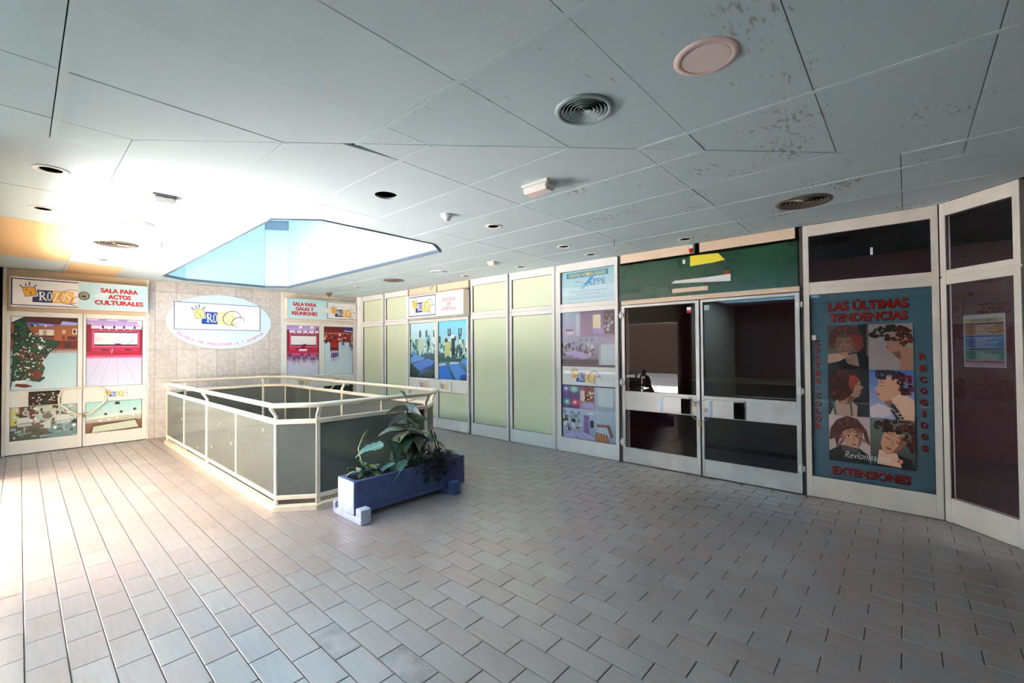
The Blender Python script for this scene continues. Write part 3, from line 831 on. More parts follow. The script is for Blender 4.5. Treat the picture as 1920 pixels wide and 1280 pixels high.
def pic_stage(a, chairs=False, torn=True):
    a.rect(0,0,1,.45,rgb(214,220,240),rgb(208,196,226)); a.rect(0,.42,1,.48,rgb(206,120,170),rgb(200,40,90))
    a.rect(0,.46,1,.92,rgb(190,36,74),rgb(176,44,96)); a.rect(0,.86,1,1,rgb(206,180,226),rgb(176,150,214))
    a.rect(.0,.46,.08,.92,rgb(140,22,48)); a.rect(.93,.46,1,.90,rgb(150,30,60))
    a.rect(.10,.585,.95,.83,rgb(216,110,140)); a.rect(.115,.60,.935,.82,rgb(196,60,96)); a.rect(.13,.612,.915,.815,rgb(240,236,240)); a.rect(.13,.80,.915,.818,rgb(60,26,50)); a.rect(.13,.605,.915,.625,rgb(50,18,44))
    a.poly([(.47,.60),(.62,.60),(.60,.64),(.50,.64)],rgb(110,20,80)); a.rect(.26,.535,.39,.555,rgb(80,20,40)); a.rect(.68,.535,.80,.555,rgb(80,20,40)); a.rect(0,.465,1,.52,rgb(176,24,60))
    a.rect(.08,.86,.99,.90,rgb(238,226,240))
    for x in (.28,.48,.66,.86): a.ell(x,.885,.022,.022,rgb(50,46,60),10); a.stroke([(x,.9),(x,.93)],.006,rgb(60,56,70))
    for x in (.25,.39,.52,.66,.78): a.ell(x,.852,.02,.007,rgb(255,226,236),10)
    if not chairs:
        for x0,x1 in ((.0,.25),(.25,.40),(.56,.53),(.88,.66)): a.stroke([(x0,.04),(x1,.40)],.0035,rgb(150,150,190))
        for k in range(5): a.stroke([(.1+.2*k,1),(.18+.16*k,.92)],.003,rgb(150,126,190))
        a.ell(.52,.72,.035,.03,rgb(226,222,232),14); a.ell(.2,.70,.06,.04,rgb(226,218,226),14); a.stroke([(.72,.63),(.78,.66),(.84,.70)],.006,rgb(130,110,140)); a.stroke([(.44,.49),(.45,.56)],.01,rgb(250,200,220))
        a.stroke([(.28,.445),(.44,.445)],.008,rgb(120,80,130))
        a.poly([(.9,1),(.93,.93),(1,.90),(1,1)],rgb(238,236,240)); a.rect(.35,.985,.55,1,rgb(238,236,240)); a.rect(.72,.98,.9,1,rgb(238,236,240)); a.rect(0,.985,.2,1,rgb(236,234,240))
    else:
        a.rect(.0,.30,1,.44,rgb(206,190,220),rgb(170,40,80))
        rn=random.Random(2)
        for k in range(13):
            x=.02+.08*k+rn.uniform(-.02,.02); y=rn.uniform(.30,.40); s=rn.uniform(.6,1)
            a.rect(x,y,x+.07*s,y+.08*s,rgb(110,60,130)); a.stroke([(x,y-.1*s),(x,y+.08*s)],.009,rgb(40,36,60)); a.stroke([(x+.07*s,y-.1*s),(x+.07*s,y+.08*s)],.009,rgb(40,36,60)); a.stroke([(x,y-.03),(x+.07*s,y-.03)],.006,rgb(60,50,80))
        a.rect(.37,.50,.62,.54,rgb(240,226,236)); a.poly([(.42,.54),(.58,.54),(.57,.60),(.44,.60)],rgb(126,24,92)); a.rect(.9,.92,.97,.96,rgb(150,30,40))
        for x in (.36,.72): a.poly([(x,1),(x+.12,1),(x+.1,.95),(x+.02,.95)],rgb(246,244,248))
def pic_projection(a):
    a.rect(0,.45,1,1,rgb(214,232,224),rgb(168,218,216)); a.rect(0,.30,1,.50,rgb(172,166,150),rgb(206,206,190)); a.rect(0,0,1,.32,rgb(106,66,48),rgb(130,96,76))
    a.poly([(0,.42),(1,.55),(1,.62),(0,.5)],rgb(240,244,236))
    a.poly([(.06,.0),(.94,.06),(.90,.34),(.12,.24)],rgb(70,46,38)); a.poly([(.10,.0),(.94,.05),(.88,.30),(.13,.20)],rgb(206,212,190))
    for x,y in ((.25,.36),(.40,.40),(.55,.43),(.84,.47)): a.ell(x,y,.025,.03,rgb(252,250,240),12)
    for x,y in ((.34,.58),(.62,.62),(.87,.68)): a.ell(x,y,.03,.045,rgb(50,52,50),12)
    a.poly([(.50,.88),(.60,.88),(.59,.97),(.51,.97)],rgb(60,62,60))
    for k in range(6): a.stroke([(.05+.18*k,1),(.1+.16*k,.6)],.003,rgb(140,196,194))
def pic_cafe(a):
    a.rect(0,0,1,.72,rgb(210,228,240),rgb(190,212,228)); a.rect(0,.68,1,.90,rgb(128,28,28),rgb(150,40,34)); a.rect(0,.88,1,1,rgb(120,30,26),rgb(96,24,22))
    a.poly([(.60,1),(.70,.93),(1,.91),(1,1)],rgb(60,50,130)); a.stroke([(.7,.925),(1,.905)],.02,rgb(210,200,240))
    clutter(a,0,.66,1,.86,60,[rgb(60,20,22),rgb(176,60,50),rgb(220,200,196),rgb(40,24,28),rgb(110,30,30)],.02,.08,3,.7)
    a.rect(.22,.5,.50,.72,rgb(170,30,30)); a.rect(.22,.48,.25,.72,rgb(50,16,20)); a.rect(.47,.48,.50,.72,rgb(60,26,30)); a.rect(.23,.53,.49,.56,rgb(36,32,40))
    a.stroke([(.05,.86),(.8,.87)],.006,rgb(250,220,200))
    for x,y,s in ((.25,.36,1),(.33,.36,1),(.42,.38,.9),(.62,.62,.8),(.88,.58,.9),(.95,.54,.9)):
        a.rect(x,y,x+.09*s,y+.1*s,rgb(120,84,150)); a.stroke([(x,y-.08*s),(x,y+.1*s)],.008,rgb(40,30,50)); a.stroke([(x+.09*s,y-.08*s),(x+.09*s,y+.1*s)],.008,rgb(40,30,50))
    a.rect(.24,.46,.48,.50,rgb(180,206,226))
    for k in range(4): a.stroke([(.05+.3*k,.0),(.3+.2*k,.5)],.003,rgb(170,194,214))
def pic_beds(a, second=False):
    a.rect(0,.45,1,1,rgb(176,220,232),rgb(196,232,244) if not second else rgb(110,196,224)); a.rect(0,0,1,.45,rgb(34,52,50),rgb(70,110,116))
    clutter(a,0,.42,1,.72,70,[rgb(60,110,110),rgb(206,236,232),rgb(30,50,50),rgb(150,206,200),rgb(96,150,140),rgb(226,240,236)],.02,.1,11 if second else 6,1.4)
    if not second:
        for x in (.40,.66,.96): a.rect(x-.03,.76,x,.86,rgb(30,40,50)); a.rect(x+.015,.76,x+.04,.87,rgb(40,52,60)); a.rect(x-.03,.74,x+.03,.765,rgb(40,50,60))
        a.rect(.0,.66,.06,.70,rgb(40,50,60)); a.rect(.2,.66,.27,.70,rgb(50,60,64)); a.rect(.32,.50,.55,.72,rgb(180,206,180))
        a.poly([(0,.42),(.3,.38),(.34,.42),(.1,.46)],rgb(90,130,206)); a.poly([(0,.25),(.55,.33),(.62,.37),(.2,.42),(0,.36)],rgb(110,160,226)); a.poly([(.08,.24),(.7,.35),(.98,.31),(.9,.24),(.42,.14),(.36,.12)],rgb(96,140,222)); a.poly([(.36,.12),(.9,.24),(.9,.19),(.4,.07)],rgb(56,84,170))
        for k in range(7): a.stroke([(.3+.09*k,.02),(.5+.07*k,.16)],.006,rgb(190,220,230))
    else:
        for x in (.38,.76): a.rect(x-.05,.75,x-.015,.87,rgb(30,40,54)); a.rect(x+.02,.75,x+.06,.87,rgb(40,50,62)); a.rect(x-.05,.745,x+.06,.77,rgb(36,46,58))
        a.rect(.22,.40,.42,.64,rgb(190,200,130)); a.rect(.46,.42,.58,.70,rgb(40,52,56)); a.rect(.22,.64,.33,.70,rgb(70,60,60)); a.rect(.62,.36,.95,.66,rgb(140,190,180)); clutter(a,.62,.38,.95,.64,20,[rgb(40,60,60),rgb(210,236,226)],.02,.06,21,2)
        a.rect(.0,.0,1,.30,rgb(40,70,110),rgb(90,140,170))
        a.poly([(0,0),(.52,0),(.30,.24),(0,.24)],rgb(50,120,214)); a.poly([(0,.22),(.28,.24),(.24,.28),(0,.26)],rgb(190,224,244))
        a.poly([(.40,.26),(.70,.27),(1,.10),(1,.06),(.74,.0),(.60,.0),(.42,.20)],rgb(84,150,232)); a.poly([(.40,.26),(.70,.27),(.74,.30),(.42,.30)],rgb(196,226,244)); a.poly([(.74,.0),(1,.06),(1,.10),(.8,.09)],rgb(44,84,180))
        a.poly([(.78,.30),(1,.22),(1,.34),(.84,.36)],rgb(90,160,226))
def pic_collage(a):
    L=rgb(176,176,206)
    a.rect(0,0,1,1,rgb(120,100,130))
    a.rect(0,.80,.36,1,rgb(176,160,196),rgb(150,176,196)); a.rect(.28,.81,.36,.98,rgb(196,204,222)); a.poly([(.1,.82),(.24,.82),(.24,.85),(.12,.86)],rgb(206,206,224)); a.rect(.09,.85,.22,.862,rgb(50,40,60))
    a.rect(.36,.80,1,1,rgb(150,126,156),rgb(126,104,136)); a.rect(.60,.86,.74,.97,rgb(226,214,180)); a.poly([(.60,.83),(.84,.82),(.88,.85),(.62,.87)],rgb(166,150,206)); a.rect(.80,.82,1,.99,rgb(66,46,60)); clutter(a,.80,.82,1,.98,26,[rgb(196,180,196),rgb(90,50,50),rgb(40,30,44)],.02,.05,5,.5)
    a.rect(.0,.585,.70,.80,rgb(120,112,140),rgb(160,170,200)); clutter(a,.0,.66,.66,.76,46,[rgb(50,46,64),rgb(200,206,210),rgb(150,156,140),rgb(90,84,100)],.02,.06,9,.7)
    for x in (.38,.48,.58): a.rect(x-.02,.765,x-.008,.79,rgb(40,40,60)); a.rect(x+.008,.765,x+.02,.79,rgb(40,40,60))
    for x,y in ((.05,.68),(.18,.665),(.30,.65)): a.poly([(x,y),(x+.2,y+.02),(x+.30,y),(x+.08,y-.03)],rgb(176,164,212))
    a.rect(0,.585,.7,.625,rgb(70,62,74)); a.rect(.70,.585,1,.80,rgb(176,190,208),rgb(150,140,166)); a.rect(.74,.585,.98,.74,rgb(196,214,222))
    # lower pictures
    a.rect(0,.24,.34,.42,rgb(96,70,110),rgb(110,96,160)); 
    for x,y,c in ((.08,.39,rgb(120,110,190)),(.24,.39,rgb(130,190,160)),(.10,.285,rgb(90,150,160)),(.25,.285,rgb(206,70,90))): a.ell(x,y,.085,.03,c,16); a.ell(x,y,.035,.014,rgb(210,214,226),12)
    a.rect(.34,.23,.62,.42,rgb(170,140,160),rgb(140,100,110)); a.rect(.36,.30,.44,.38,rgb(220,214,206)); a.rect(.44,.30,.6,.41,rgb(140,84,66)); clutter(a,.44,.31,.61,.40,16,[rgb(90,40,40),rgb(220,206,190)],.02,.05,7,.5); a.poly([(.38,.25),(.62,.24),(.6,.29),(.4,.29)],rgb(170,164,206))
    a.rect(.62,.23,1,.42,rgb(160,170,196),rgb(190,206,218)); a.rect(.68,.27,.94,.42,rgb(206,224,230))
    a.rect(0,0,.62,.235,rgb(150,150,186),rgb(176,196,220)); clutter(a,.0,.06,.36,.18,34,[rgb(50,50,66),rgb(206,214,214),rgb(120,150,120)],.02,.06,13,.6); a.rect(.42,.03,.52,.19,rgb(126,110,160)); a.rect(.54,.1,.6,.155,rgb(50,46,60)); a.rect(.5,.2,.6,.215,rgb(226,224,230))
    for x in (.05,.2,.33): a.rect(x-.02,.19,x-.008,.215,rgb(40,40,60)); a.rect(x+.008,.19,x+.02,.215,rgb(40,40,60)); 
    a.poly([(.0,.0),(.2,.05),(.3,.0)],rgb(190,184,226)); a.poly([(.2,.05),(.34,.05),(.6,0),(.36,0)],rgb(180,174,220)); a.poly([(.36,.05),(.44,.055),(.62,.02),(.62,0)],rgb(190,184,226))
    a.rect(.62,0,1,.235,rgb(140,160,190),rgb(176,200,220)); a.rect(.66,.05,.9,.235,rgb(176,196,214)); a.poly([(.64,.0),(.64,.07),(.84,.06),(.88,0)],rgb(160,96,76)); 
    for k in range(4): a.stroke([(.67+.05*k,.005),(.66+.045*k,.065)],.012,rgb(206,160,110))
    a.poly([(.66,.11),(.84,.115),(.90,.04),(.94,.05),(.88,.135),(.66,.13)],rgb(150,90,80))
SK=rgb(206,150,118); SKd=rgb(150,96,72); SKl=rgb(226,180,150)
def face(a,cx,cy,s,tilt=0,turn=0,closed=False):
    c,q=math.cos(tilt),math.sin(tilt)
    P=lambda x,y:(cx+(x*c-y*q)*s,cy+(x*q+y*c)*s*.72)
    a.poly([P(*p) for p in ((-.5,.55),(.5,.55),(.55,.1),(.46,-.35),(.2,-.75),(0,-.84),(-.2,-.75),(-.46,-.35),(-.55,.1))],SK)
    a.poly([P(*p) for p in ((.15+turn*.2,.5),(.5,.5),(.55,.1),(.46,-.35),(.2,-.75),(.3,-.1))],SKd)
    for e in (-.24,.24):
        x=e+turn*.15
        if closed: a.stroke([P(x-.13,.06),P(x,.0),P(x+.13,.05)],.006,rgb(50,24,22))
        else:
            a.ell(*P(x,.06),.13*s,.05*s,rgb(236,224,214),10); a.ell(*P(x,.06),.055*s,.05*s,rgb(40,26,24),8); a.stroke([P(x-.15,.1),P(x,.15),P(x+.15,.09)],.006,rgb(40,20,20))
        a.stroke([P(x-.17,.28),P(x,.34),P(x+.17,.28)],.006,rgb(70,34,26))
    a.stroke([P(turn*.2,.05),P(.07+turn*.25,-.25),P(turn*.2-.02,-.28)],.005,rgb(140,84,64))
    a.poly([P(-.18+turn*.15,-.48),P(turn*.15,-.43),P(.18+turn*.15,-.48),P(turn*.15,-.57)],rgb(160,60,58))
def profile(a,cx,cy,s,flip):
    """face in profile; flip=1 looks to +x"""
    P=lambda x,y:(cx+x*flip*s,cy+y*s*.72)
    a.poly([P(*p) for p in ((-.5,.75),(.25,.75),(.42,.5),(.44,.28),(.40,.2),(.62,-.02),(.46,-.1),(.50,-.2),(.44,-.28),(.48,-.38),(.38,-.46),(.36,-.62),(.15,-.72),(-.2,-.55),(-.35,-1.2),(-.8,-1.2),(-.6,0))],SK)
    a.poly([P(*p) for p in ((.2,-.7),(-.2,-.55),(-.35,-1.2),(-.1,-1.1))],SKd)
    a.stroke([P(.18,.22),P(.28,.19),P(.36,.22)],.006,rgb(40,22,20)); a.stroke([P(.14,.38),P(.28,.42),P(.40,.38)],.006,rgb(70,34,26)); a.poly([P(.34,-.25),P(.5,-.22),P(.47,-.36),P(.34,-.31)],rgb(160,60,58))
def hair(a,pts,col,seed=1,n=26,strand=None):
    a.poly(pts,col)
    rn=random.Random(seed); cx=sum(p[0] for p in pts)/len(pts); cy=sum(p[1] for p in pts)/len(pts)
    for k in range(n):
        p=rn.choice(pts); t=rn.uniform(.2,.95); x=cx+(p[0]-cx)*t; y=cy+(p[1]-cy)*t
        a.stroke([(x,y),(x+(p[0]-x)*.5+rn.uniform(-.03,.03),y+(p[1]-y)*.5+rn.uniform(-.02,.02)),(p[0]+rn.uniform(-.03,.03),p[1]+rn.uniform(-.02,.02))],[.006,.008,.002],strand or col)
def curls(a,cx,cy,rx,ry,cols,n,seed):
    rn=random.Random(seed)
    for k in range(n):
        t=rn.uniform(0,6.28); q=math.sqrt(rn.uniform(.1,1)); a.blob(cx+rx*q*math.cos(t),cy+ry*q*math.sin(t),rn.uniform(.03,.08),rn.uniform(.02,.055),rn.choice(cols),8,.35,seed*100+k)
def portrait(a,i):
    D=rgb(30,20,22); HR=rgb(84,28,22); HR2=rgb(136,46,30)
    if i==0:
        a.rect(0,0,1,1,rgb(170,160,140),rgb(120,110,96)); a.rect(.75,.3,.95,1,rgb(30,34,32))
        a.poly([(0,0),(1,0),(1,.28),(.75,.4),(.4,.3),(.1,.2)],D); a.poly([(.38,.3),(.72,.36),(.78,.06),(.5,.12)],SKl)
        face(a,.42,.55,.40,0,-.3)
        hair(a,[(.02,.52),(.06,.8),(.25,.98),(.5,1.0),(.75,.92),(.88,.72),(.9,.5),(.78,.40),(.72,.60),(.6,.74),(.42,.82),(.25,.78),(.18,.62),(.14,.45)],HR,1,40,HR2)
        a.poly([(.55,.80),(.85,.75),(.86,.46),(.74,.40),(.68,.55),(.60,.66)],HR2); a.poly([(.0,.12),(.3,.18),(.52,.3),(.48,.38),(.3,.36),(.0,.34)],SKl)
        for k in range(4): a.stroke([(.3+.04*k,.34-.02*k),(.46+.03*k,.38-.03*k)],.02,SK)
        a.poly([(0,0),(.35,0),(.2,.16),(0,.12)],D)
    elif i==1:
        a.rect(0,0,1,1,rgb(196,176,170),rgb(176,166,160)); profile(a,.62,.58,.42,-1); a.poly([(.70,.02),(1,0),(1,.5),(.75,.4)],SK)
        curls(a,.52,.80,.46,.15,[rgb(30,18,18),rgb(46,24,22),rgb(70,30,24)],46,3); curls(a,.80,.70,.18,.18,[rgb(96,36,26),rgb(60,26,22),rgb(130,54,34)],26,4)
    elif i==2:
        a.rect(0,0,1,1,rgb(26,20,22)); a.poly([(.04,0),(.7,0),(.72,.22),(.45,.4),(.2,.34)],SKl); profile(a,.60,.62,.44,1); 
        hair(a,[(.05,.42),(.06,.75),(.22,.98),(.5,1.0),(.72,.92),(.78,.78),(.66,.66),(.6,.5),(.45,.36),(.28,.30)],rgb(70,22,19),2,34,rgb(112,34,24)); a.poly([(.55,.88),(.76,.82),(.66,.64),(.58,.55),(.5,.7)],rgb(150,52,34)); a.stroke([(.12,.3),(.18,.0)],.02,rgb(60,90,80)); a.stroke([(.55,.3),(.58,.0)],.014,rgb(50,80,70))
    elif i==3:
        a.rect(0,0,1,1,rgb(170,170,200),rgb(66,96,160)); a.blob(.2,.15,.3,.14,rgb(220,196,200),12,.2,1); profile(a,.42,.60,.50,-1); a.poly([(.5,.42),(.75,.55),(1,.4),(1,0),(.62,0)],SKl); a.poly([(.42,.28),(.55,.32),(.78,.02),(.6,0)],rgb(40,36,40))
        rn=random.Random(4)
        for k in range(26): t=rn.random(); a.ell(.46+.26*t+rn.uniform(-.05,.05),.27-.25*t+rn.uniform(-.02,.03),.014,.01,rgb(220,214,200),6)
        curls(a,.48,.90,.36,.10,[rgb(24,16,22),rgb(40,18,28),rgb(60,20,36)],34,5); curls(a,.82,.72,.18,.22,[rgb(70,20,34),rgb(116,30,50),rgb(40,18,26)],32,6); a.ell(.63,.66,.05,.06,SK,12)
    elif i==4:
        a.rect(0,0,1,1,rgb(196,170,166)); a.poly([(0,0),(1,0),(.95,.2),(.7,.34),(.3,.36),(0,.2)],rgb(34,32,32)); face(a,.58,.55,.46,.1,.25); a.poly([(.3,.36),(.72,.32),(.7,.22),(.34,.22)],rgb(90,78,70)); 
        hair(a,[(0,.46),(.04,.7),(.2,.9),(.45,1),(.7,.95),(.92,.72),(1,.42),(.88,.5),(.84,.66),(.7,.74),(.5,.72),(.36,.66),(.26,.5),(.2,.3),(.14,.5)],rgb(78,32,27),3,60,rgb(128,60,44))
    else:
        a.rect(0,0,1,1,rgb(56,56,52),rgb(110,116,106)); a.poly([(0,0),(.3,.1),(.5,.3),(.9,.2),(1,0)],D); a.poly([(.15,.05),(.7,.02),(.6,.3),(.2,.35)],SKl); face(a,.52,.55,.50,-.42,0,True)
        curls(a,.58,.88,.42,.14,[rgb(46,20,18),rgb(76,30,24),rgb(110,44,30)],50,8); curls(a,.9,.62,.14,.26,[rgb(40,18,16),rgb(90,36,26)],28,9); curls(a,.3,.82,.2,.1,[rgb(60,26,20),rgb(36,18,16)],20,10)

# ================================================================== shop fronts
def stile(mb,fr,u0,u1,v0,v1,w0=-.05,w1=0): mb.box(fr,u0,u1,v0,v1,w0,w1)
ZK,ZU,ZT0,ZT1,ZT2,ZT3=.21,2.04,2.10,2.115,2.165,2.637
def window(n,fr,u0,u1,label,pane_mat,tr_mat,sw=.048,m=None,print_fn=None,tr_print=None,screws=True):
    m=m or M['frame']
    r=root('window_%d'%n,fr.p((u0+u1)/2,0),label,'window',kind='structure')
    for a,b in ((u0,u0+sw),(u1-sw,u1)):
        MB().box(fr,a,b,0,ZT0,-.05,0).build('stile',m,r,bevel=.002)
        MB().box(fr,a,b,ZT1,H,-.05,-.002).build('transom_stile',m,r,bevel=.002)
    MB().box(fr,u0+sw,u1-sw,0.004,ZK,-.05,-.001).build('kick_panel',m,r,bevel=.002)
    MB().box(fr,u0+sw,u1-sw,ZU,ZT0,-.05,-.001).build('head_rail',m,r,bevel=.002)
    MB().box(fr,u0+sw,u1-sw,ZT1,ZT2,-.05,-.003).build('transom_rail',m,r,bevel=.002)
    MB().box(fr,u0+sw,u1-sw,ZT3,H,-.05,-.003).build('top_rail',m,r,bevel=.002)
    MB().box(fr,u0,u1,ZT0,ZT1,-.06,-.014).build('transom_bar',M['frame_b'],r)
    if pane_mat: 
        p=MB().box(fr,u0+sw,u1-sw,ZK,ZU,-.030,-.024).build('pane',pane_mat,r)
    if tr_mat: MB().box(fr,u0+sw,u1-sw,ZT2,ZT3,-.030,-.024).build('transom_pane',tr_mat,r)
    g=MB()
    for a,b,c,d in ((u0+sw,u1-sw,ZK,ZU),(u0+sw,u1-sw,ZT2,ZT3)):
        g.box(fr,a,a+.010,c,d,-.024,-.012); g.box(fr,b-.004,b,c,d,-.024,-.012); g.box(fr,a,b,d-.004,d,-.024,-.012); g.box(fr,a,b,c,c+.003,-.024,-.012)
    g.build('gasket',M['black'],r)
    return r
def post(n,fr,a,b,label,m):
    tag(MB().box(fr,a,b,0,H,-.08,-.03).build('trim_%d'%n,m),label,'post',kind='structure')

window(1,RT,.25,1.146,'green filmed glass bay next to the round corner post',M['film'],M['film'])
window(2,RT,1.213,2.087,'green filmed glass bay beside the beauty school door',M['film'],M['film'])
window(3,RT,3.992,4.888,'green filmed glass bay right after the beauty school door',M['film'],M['film'])
window(4,RT,4.925,5.836,'green filmed glass bay beside the salon photo collage',M['film'],M['film'])
w5=window(5,RT,5.897,6.889,'glass bay covered by a collage of salon photos and the shop logo',M['glass'],M['glass'])
MB().box(RT,5.94,6.85,ZK,ZT3,-.10,-.034).build('backing',M['plaster_w'],w5)
w7=window(6,RT,8.994,9.994,'glass bay with the hairstyle trends poster',M['glass_dim'],M['glass_dim'],m=M['frame_b'])
MB().box(RT,9.03,9.96,ZK-.05,ZU+.05,-.06,-.034).build('backing',M['darkgap'],w7)
w8=window(7,BD,0.0,.583,'narrow splayed glass bay with a price list taped inside',M['glass_dim'],M['glass_dim'],m=M['frame_b'])
post(3,RT,1.146,1.213,'grey mullion between the first two green bays',M['gap'])
post(4,RT,2.087,2.13,'thin grey mullion before the beauty school door',M['gap'])
post(5,RT,3.935,3.992,'dark grey mullion after the beauty school door',M['gap'])
post(6,RT,4.888,4.925,'grey mullion between the two wide green bays',M['gap'])
post(7,RT,5.836,5.897,'white mullion before the salon photo collage',M['frame'])
post(8,RT,6.889,6.94,'dark mullion between photo collage and chained door',M['darkgap'])
post(9,RT,8.958,8.994,'dark mullion between chained door and trends poster',M['darkgap'])
# round corner post
cp=MB().box(RT,-.02,.25,0,H,-.10,-.05).lathe(RT.p(.13,0,-.045),[(.11,0),(.11,H)],24)
tag(cp.build('trim_10',M['frame'],smooth=False),'rounded white post in the corner of the two shop fronts','post',kind='structure')
# films: darker edge of the green film where glass shows above it -- printed bays
a=Art(RT,-.0325); a.area(5.945,ZK,6.841,ZU); pic_collage(a)
a.area(5.945,.965,6.841,1.266); a.rect(0,0,1,1,WHITE); a.rect(0,.95,1,1,NAVY); a.rect(0,0,1,.05,NAVY)
logo(a,6.20,1.03,.135)
a.build('photo_print',w5,True,'collage of salon interior photos around a white logo band')
a=Art(RT,-.0325); a.area(5.945,ZT2,6.841,ZT3); a.rect(0,0,1,1,rgb(206,232,238),rgb(158,208,218)); a.rect(0,.25,1,.5,rgb(214,238,242),rgb(208,234,240))
a.rect(.11,.78,.88,.94,rgb(24,112,160)); a.text('CENTRO HOMOLOGADO',.495,.86,.052,rgb(240,230,120),.62,.012)
a.text('EPPE',.69,.615,.082,rgb(60,120,176),.25,.012); 
a.poly([(.36,.42),(.42,.56),(.50,.62),(.54,.74),(.62,.80),(.62,.74),(.56,.66),(.55,.58),(.48,.54),(.44,.44)],rgb(40,140,176)); a.poly([(.36,.42),(.42,.56),(.47,.54),(.43,.45)],rgb(130,214,226))
a.stroke([(.52,.64),(.48,.6),(.48,.52),(.53,.50)],.018,rgb(60,130,180))
a.text('Confederación',.34,.655,.024,rgb(70,100,110),.17,0,.2); a.text('de',.40,.60,.018,rgb(90,120,130),None)
for y,x0,x1 in ((.50,.25,.74),(.34,.18,.84),(.26,.30,.74),(.13,.16,.84)):
    rn=random.Random(int(y*100)); x=x0
    while x<x1:
        w=rn.uniform(.01,.04); a.rect(x,y,min(x+w,x1),y+.022,rgb(150,180,196)); x+=w+.008
a.build('transom_print',w5,True,'pale blue sign reading CENTRO HOMOLOGADO CEPPE')
# hairstyle trends poster
a=Art(RT,-.0325); a.area(9.042,ZK,9.946,ZU); a.rect(0,0,1,1,rgb(134,174,184),rgb(116,160,172))
for k in range(9): 
    rn=random.Random(40+k); a.blob(rn.uniform(.1,.95),rn.uniform(.05,.6),rn.uniform(.08,.2),rn.uniform(.02,.06),rn.choice([rgb(146,182,194),rgb(156,190,202),rgb(126,166,180)]),14,.3,k)
ZS=ZU-ZK
def shadowed(t,x,y,h,w,rot=0):
    a.text(t,x+.006,y-.003,h,rgb(60,24,24),w,.035,0,rot=rot); a.text(t,x,y,h,rgb(222,52,36),w,.035,0,rot=rot)
shadowed('LAS ÚLTIMAS',.50,.935,.105,.60); shadowed('TENDENCIAS',.50,.868,.082,.58); shadowed('EXTENSIONES',.50,.046,.078,.57)
for t,x,y0,y1 in (('CORTES·COLOR',.062,.735,.275),('RECOGIDOS',.925,.66,.215)):
    for k,ch in enumerate(t):
        y=y0+(y1-y0)*k/(len(t)-1)
        if ch=='·': a.ell(x,y,.012,.006,rgb(206,52,36),8)
        else: shadowed(ch,x,y,.052,.045 if ch!='I' else .018)
bx=(9.185,.393,9.818,1.722)
cu=[9.185,9.503,9.818]; rv=[1.722,1.292,.839,.393]
for i in range(6):
    c,r_=i%2,i//2
    a.area(cu[c],rv[r_+1],cu[c+1],rv[r_]); 
    n0=len(a.v); portrait(a,i)
    # keep the picture inside its own tile
    for k in range(n0,len(a.v)):
        d=a.v[k]-RT.o; uu=d.dot(RT.u); vv=d.z; ww=d.dot(RT.n)
        a.v[k]=RT.p(min(max(uu,cu[c]),cu[c+1]),min(max(vv,rv[r_+1]),rv[r_]),ww)
a.area(9.185,.393,9.818,1.722)
a.text('Revlonissimo',.46,.055,.062,rgb(226,222,214),.34,-.004,.35); a.poly([(.80,.05),(.84,.07),(.88,.05),(.84,.03)],rgb(196,50,46)); a.stroke([(.832,.038),(.832,.062)],.006,rgb(240,200,190)); a.stroke([(.85,.038),(.85,.062)],.006,rgb(240,200,190))
a.build('trends_poster',w7,True,'blue hairstyle poster with six portraits and red lettering')
MB().box(RT,9.05,9.09,1.58,1.63,-.024,-.0225).build('glass_white_spot',M['white'],w7)  # bright reflection on the glass, put in as a white plate
MB().box(RT,9.53,9.55,2.38,2.45,-.024,-.0225).build('glass_white_spot',M['white'],w7)
# price list taped inside the splayed bay
pr=MB().box(BD,.152,.452,1.338,1.765,-.034,-.0325).build('price_list',M['white']); tag(pr,'price list sheet with brown, blue and green bands behind splayed glass','notice')
a=Art(BD,-.0324); a.area(.152,1.338,.452,1.765); a.rect(0,0,1,1,rgb(196,206,204))
for y0,y1,c in ((.845,.93,rgb(196,180,150)),(.81,.84,rgb(44,54,52)),(.62,.81,rgb(166,122,72)),(.565,.61,rgb(40,86,176)),(.37,.555,rgb(66,134,186)),(.32,.36,rgb(50,92,104)),(.135,.31,rgb(58,140,120)),(.085,.125,rgb(150,44,62)),(.03,.075,rgb(196,150,160))): a.rect(.03,y0,.96,y1,c)
a.text('CENTRO COMERCIAL',.5,.885,.020,rgb(50,36,32),.2,.01)
rn=random.Random(3)
for y in [.79-.03*k for k in range(6)]+[.535-.028*k for k in range(6)]+[.29-.027*k for k in range(6)]:
    a.rect(.1,y-.006,.1+rn.uniform(.1,.16),y+.004,rgb(70,60,56)); a.rect(.3,y-.006,rn.uniform(.5,.9),y+.004,rgb(226,226,214))
a.build('price_print',pr)

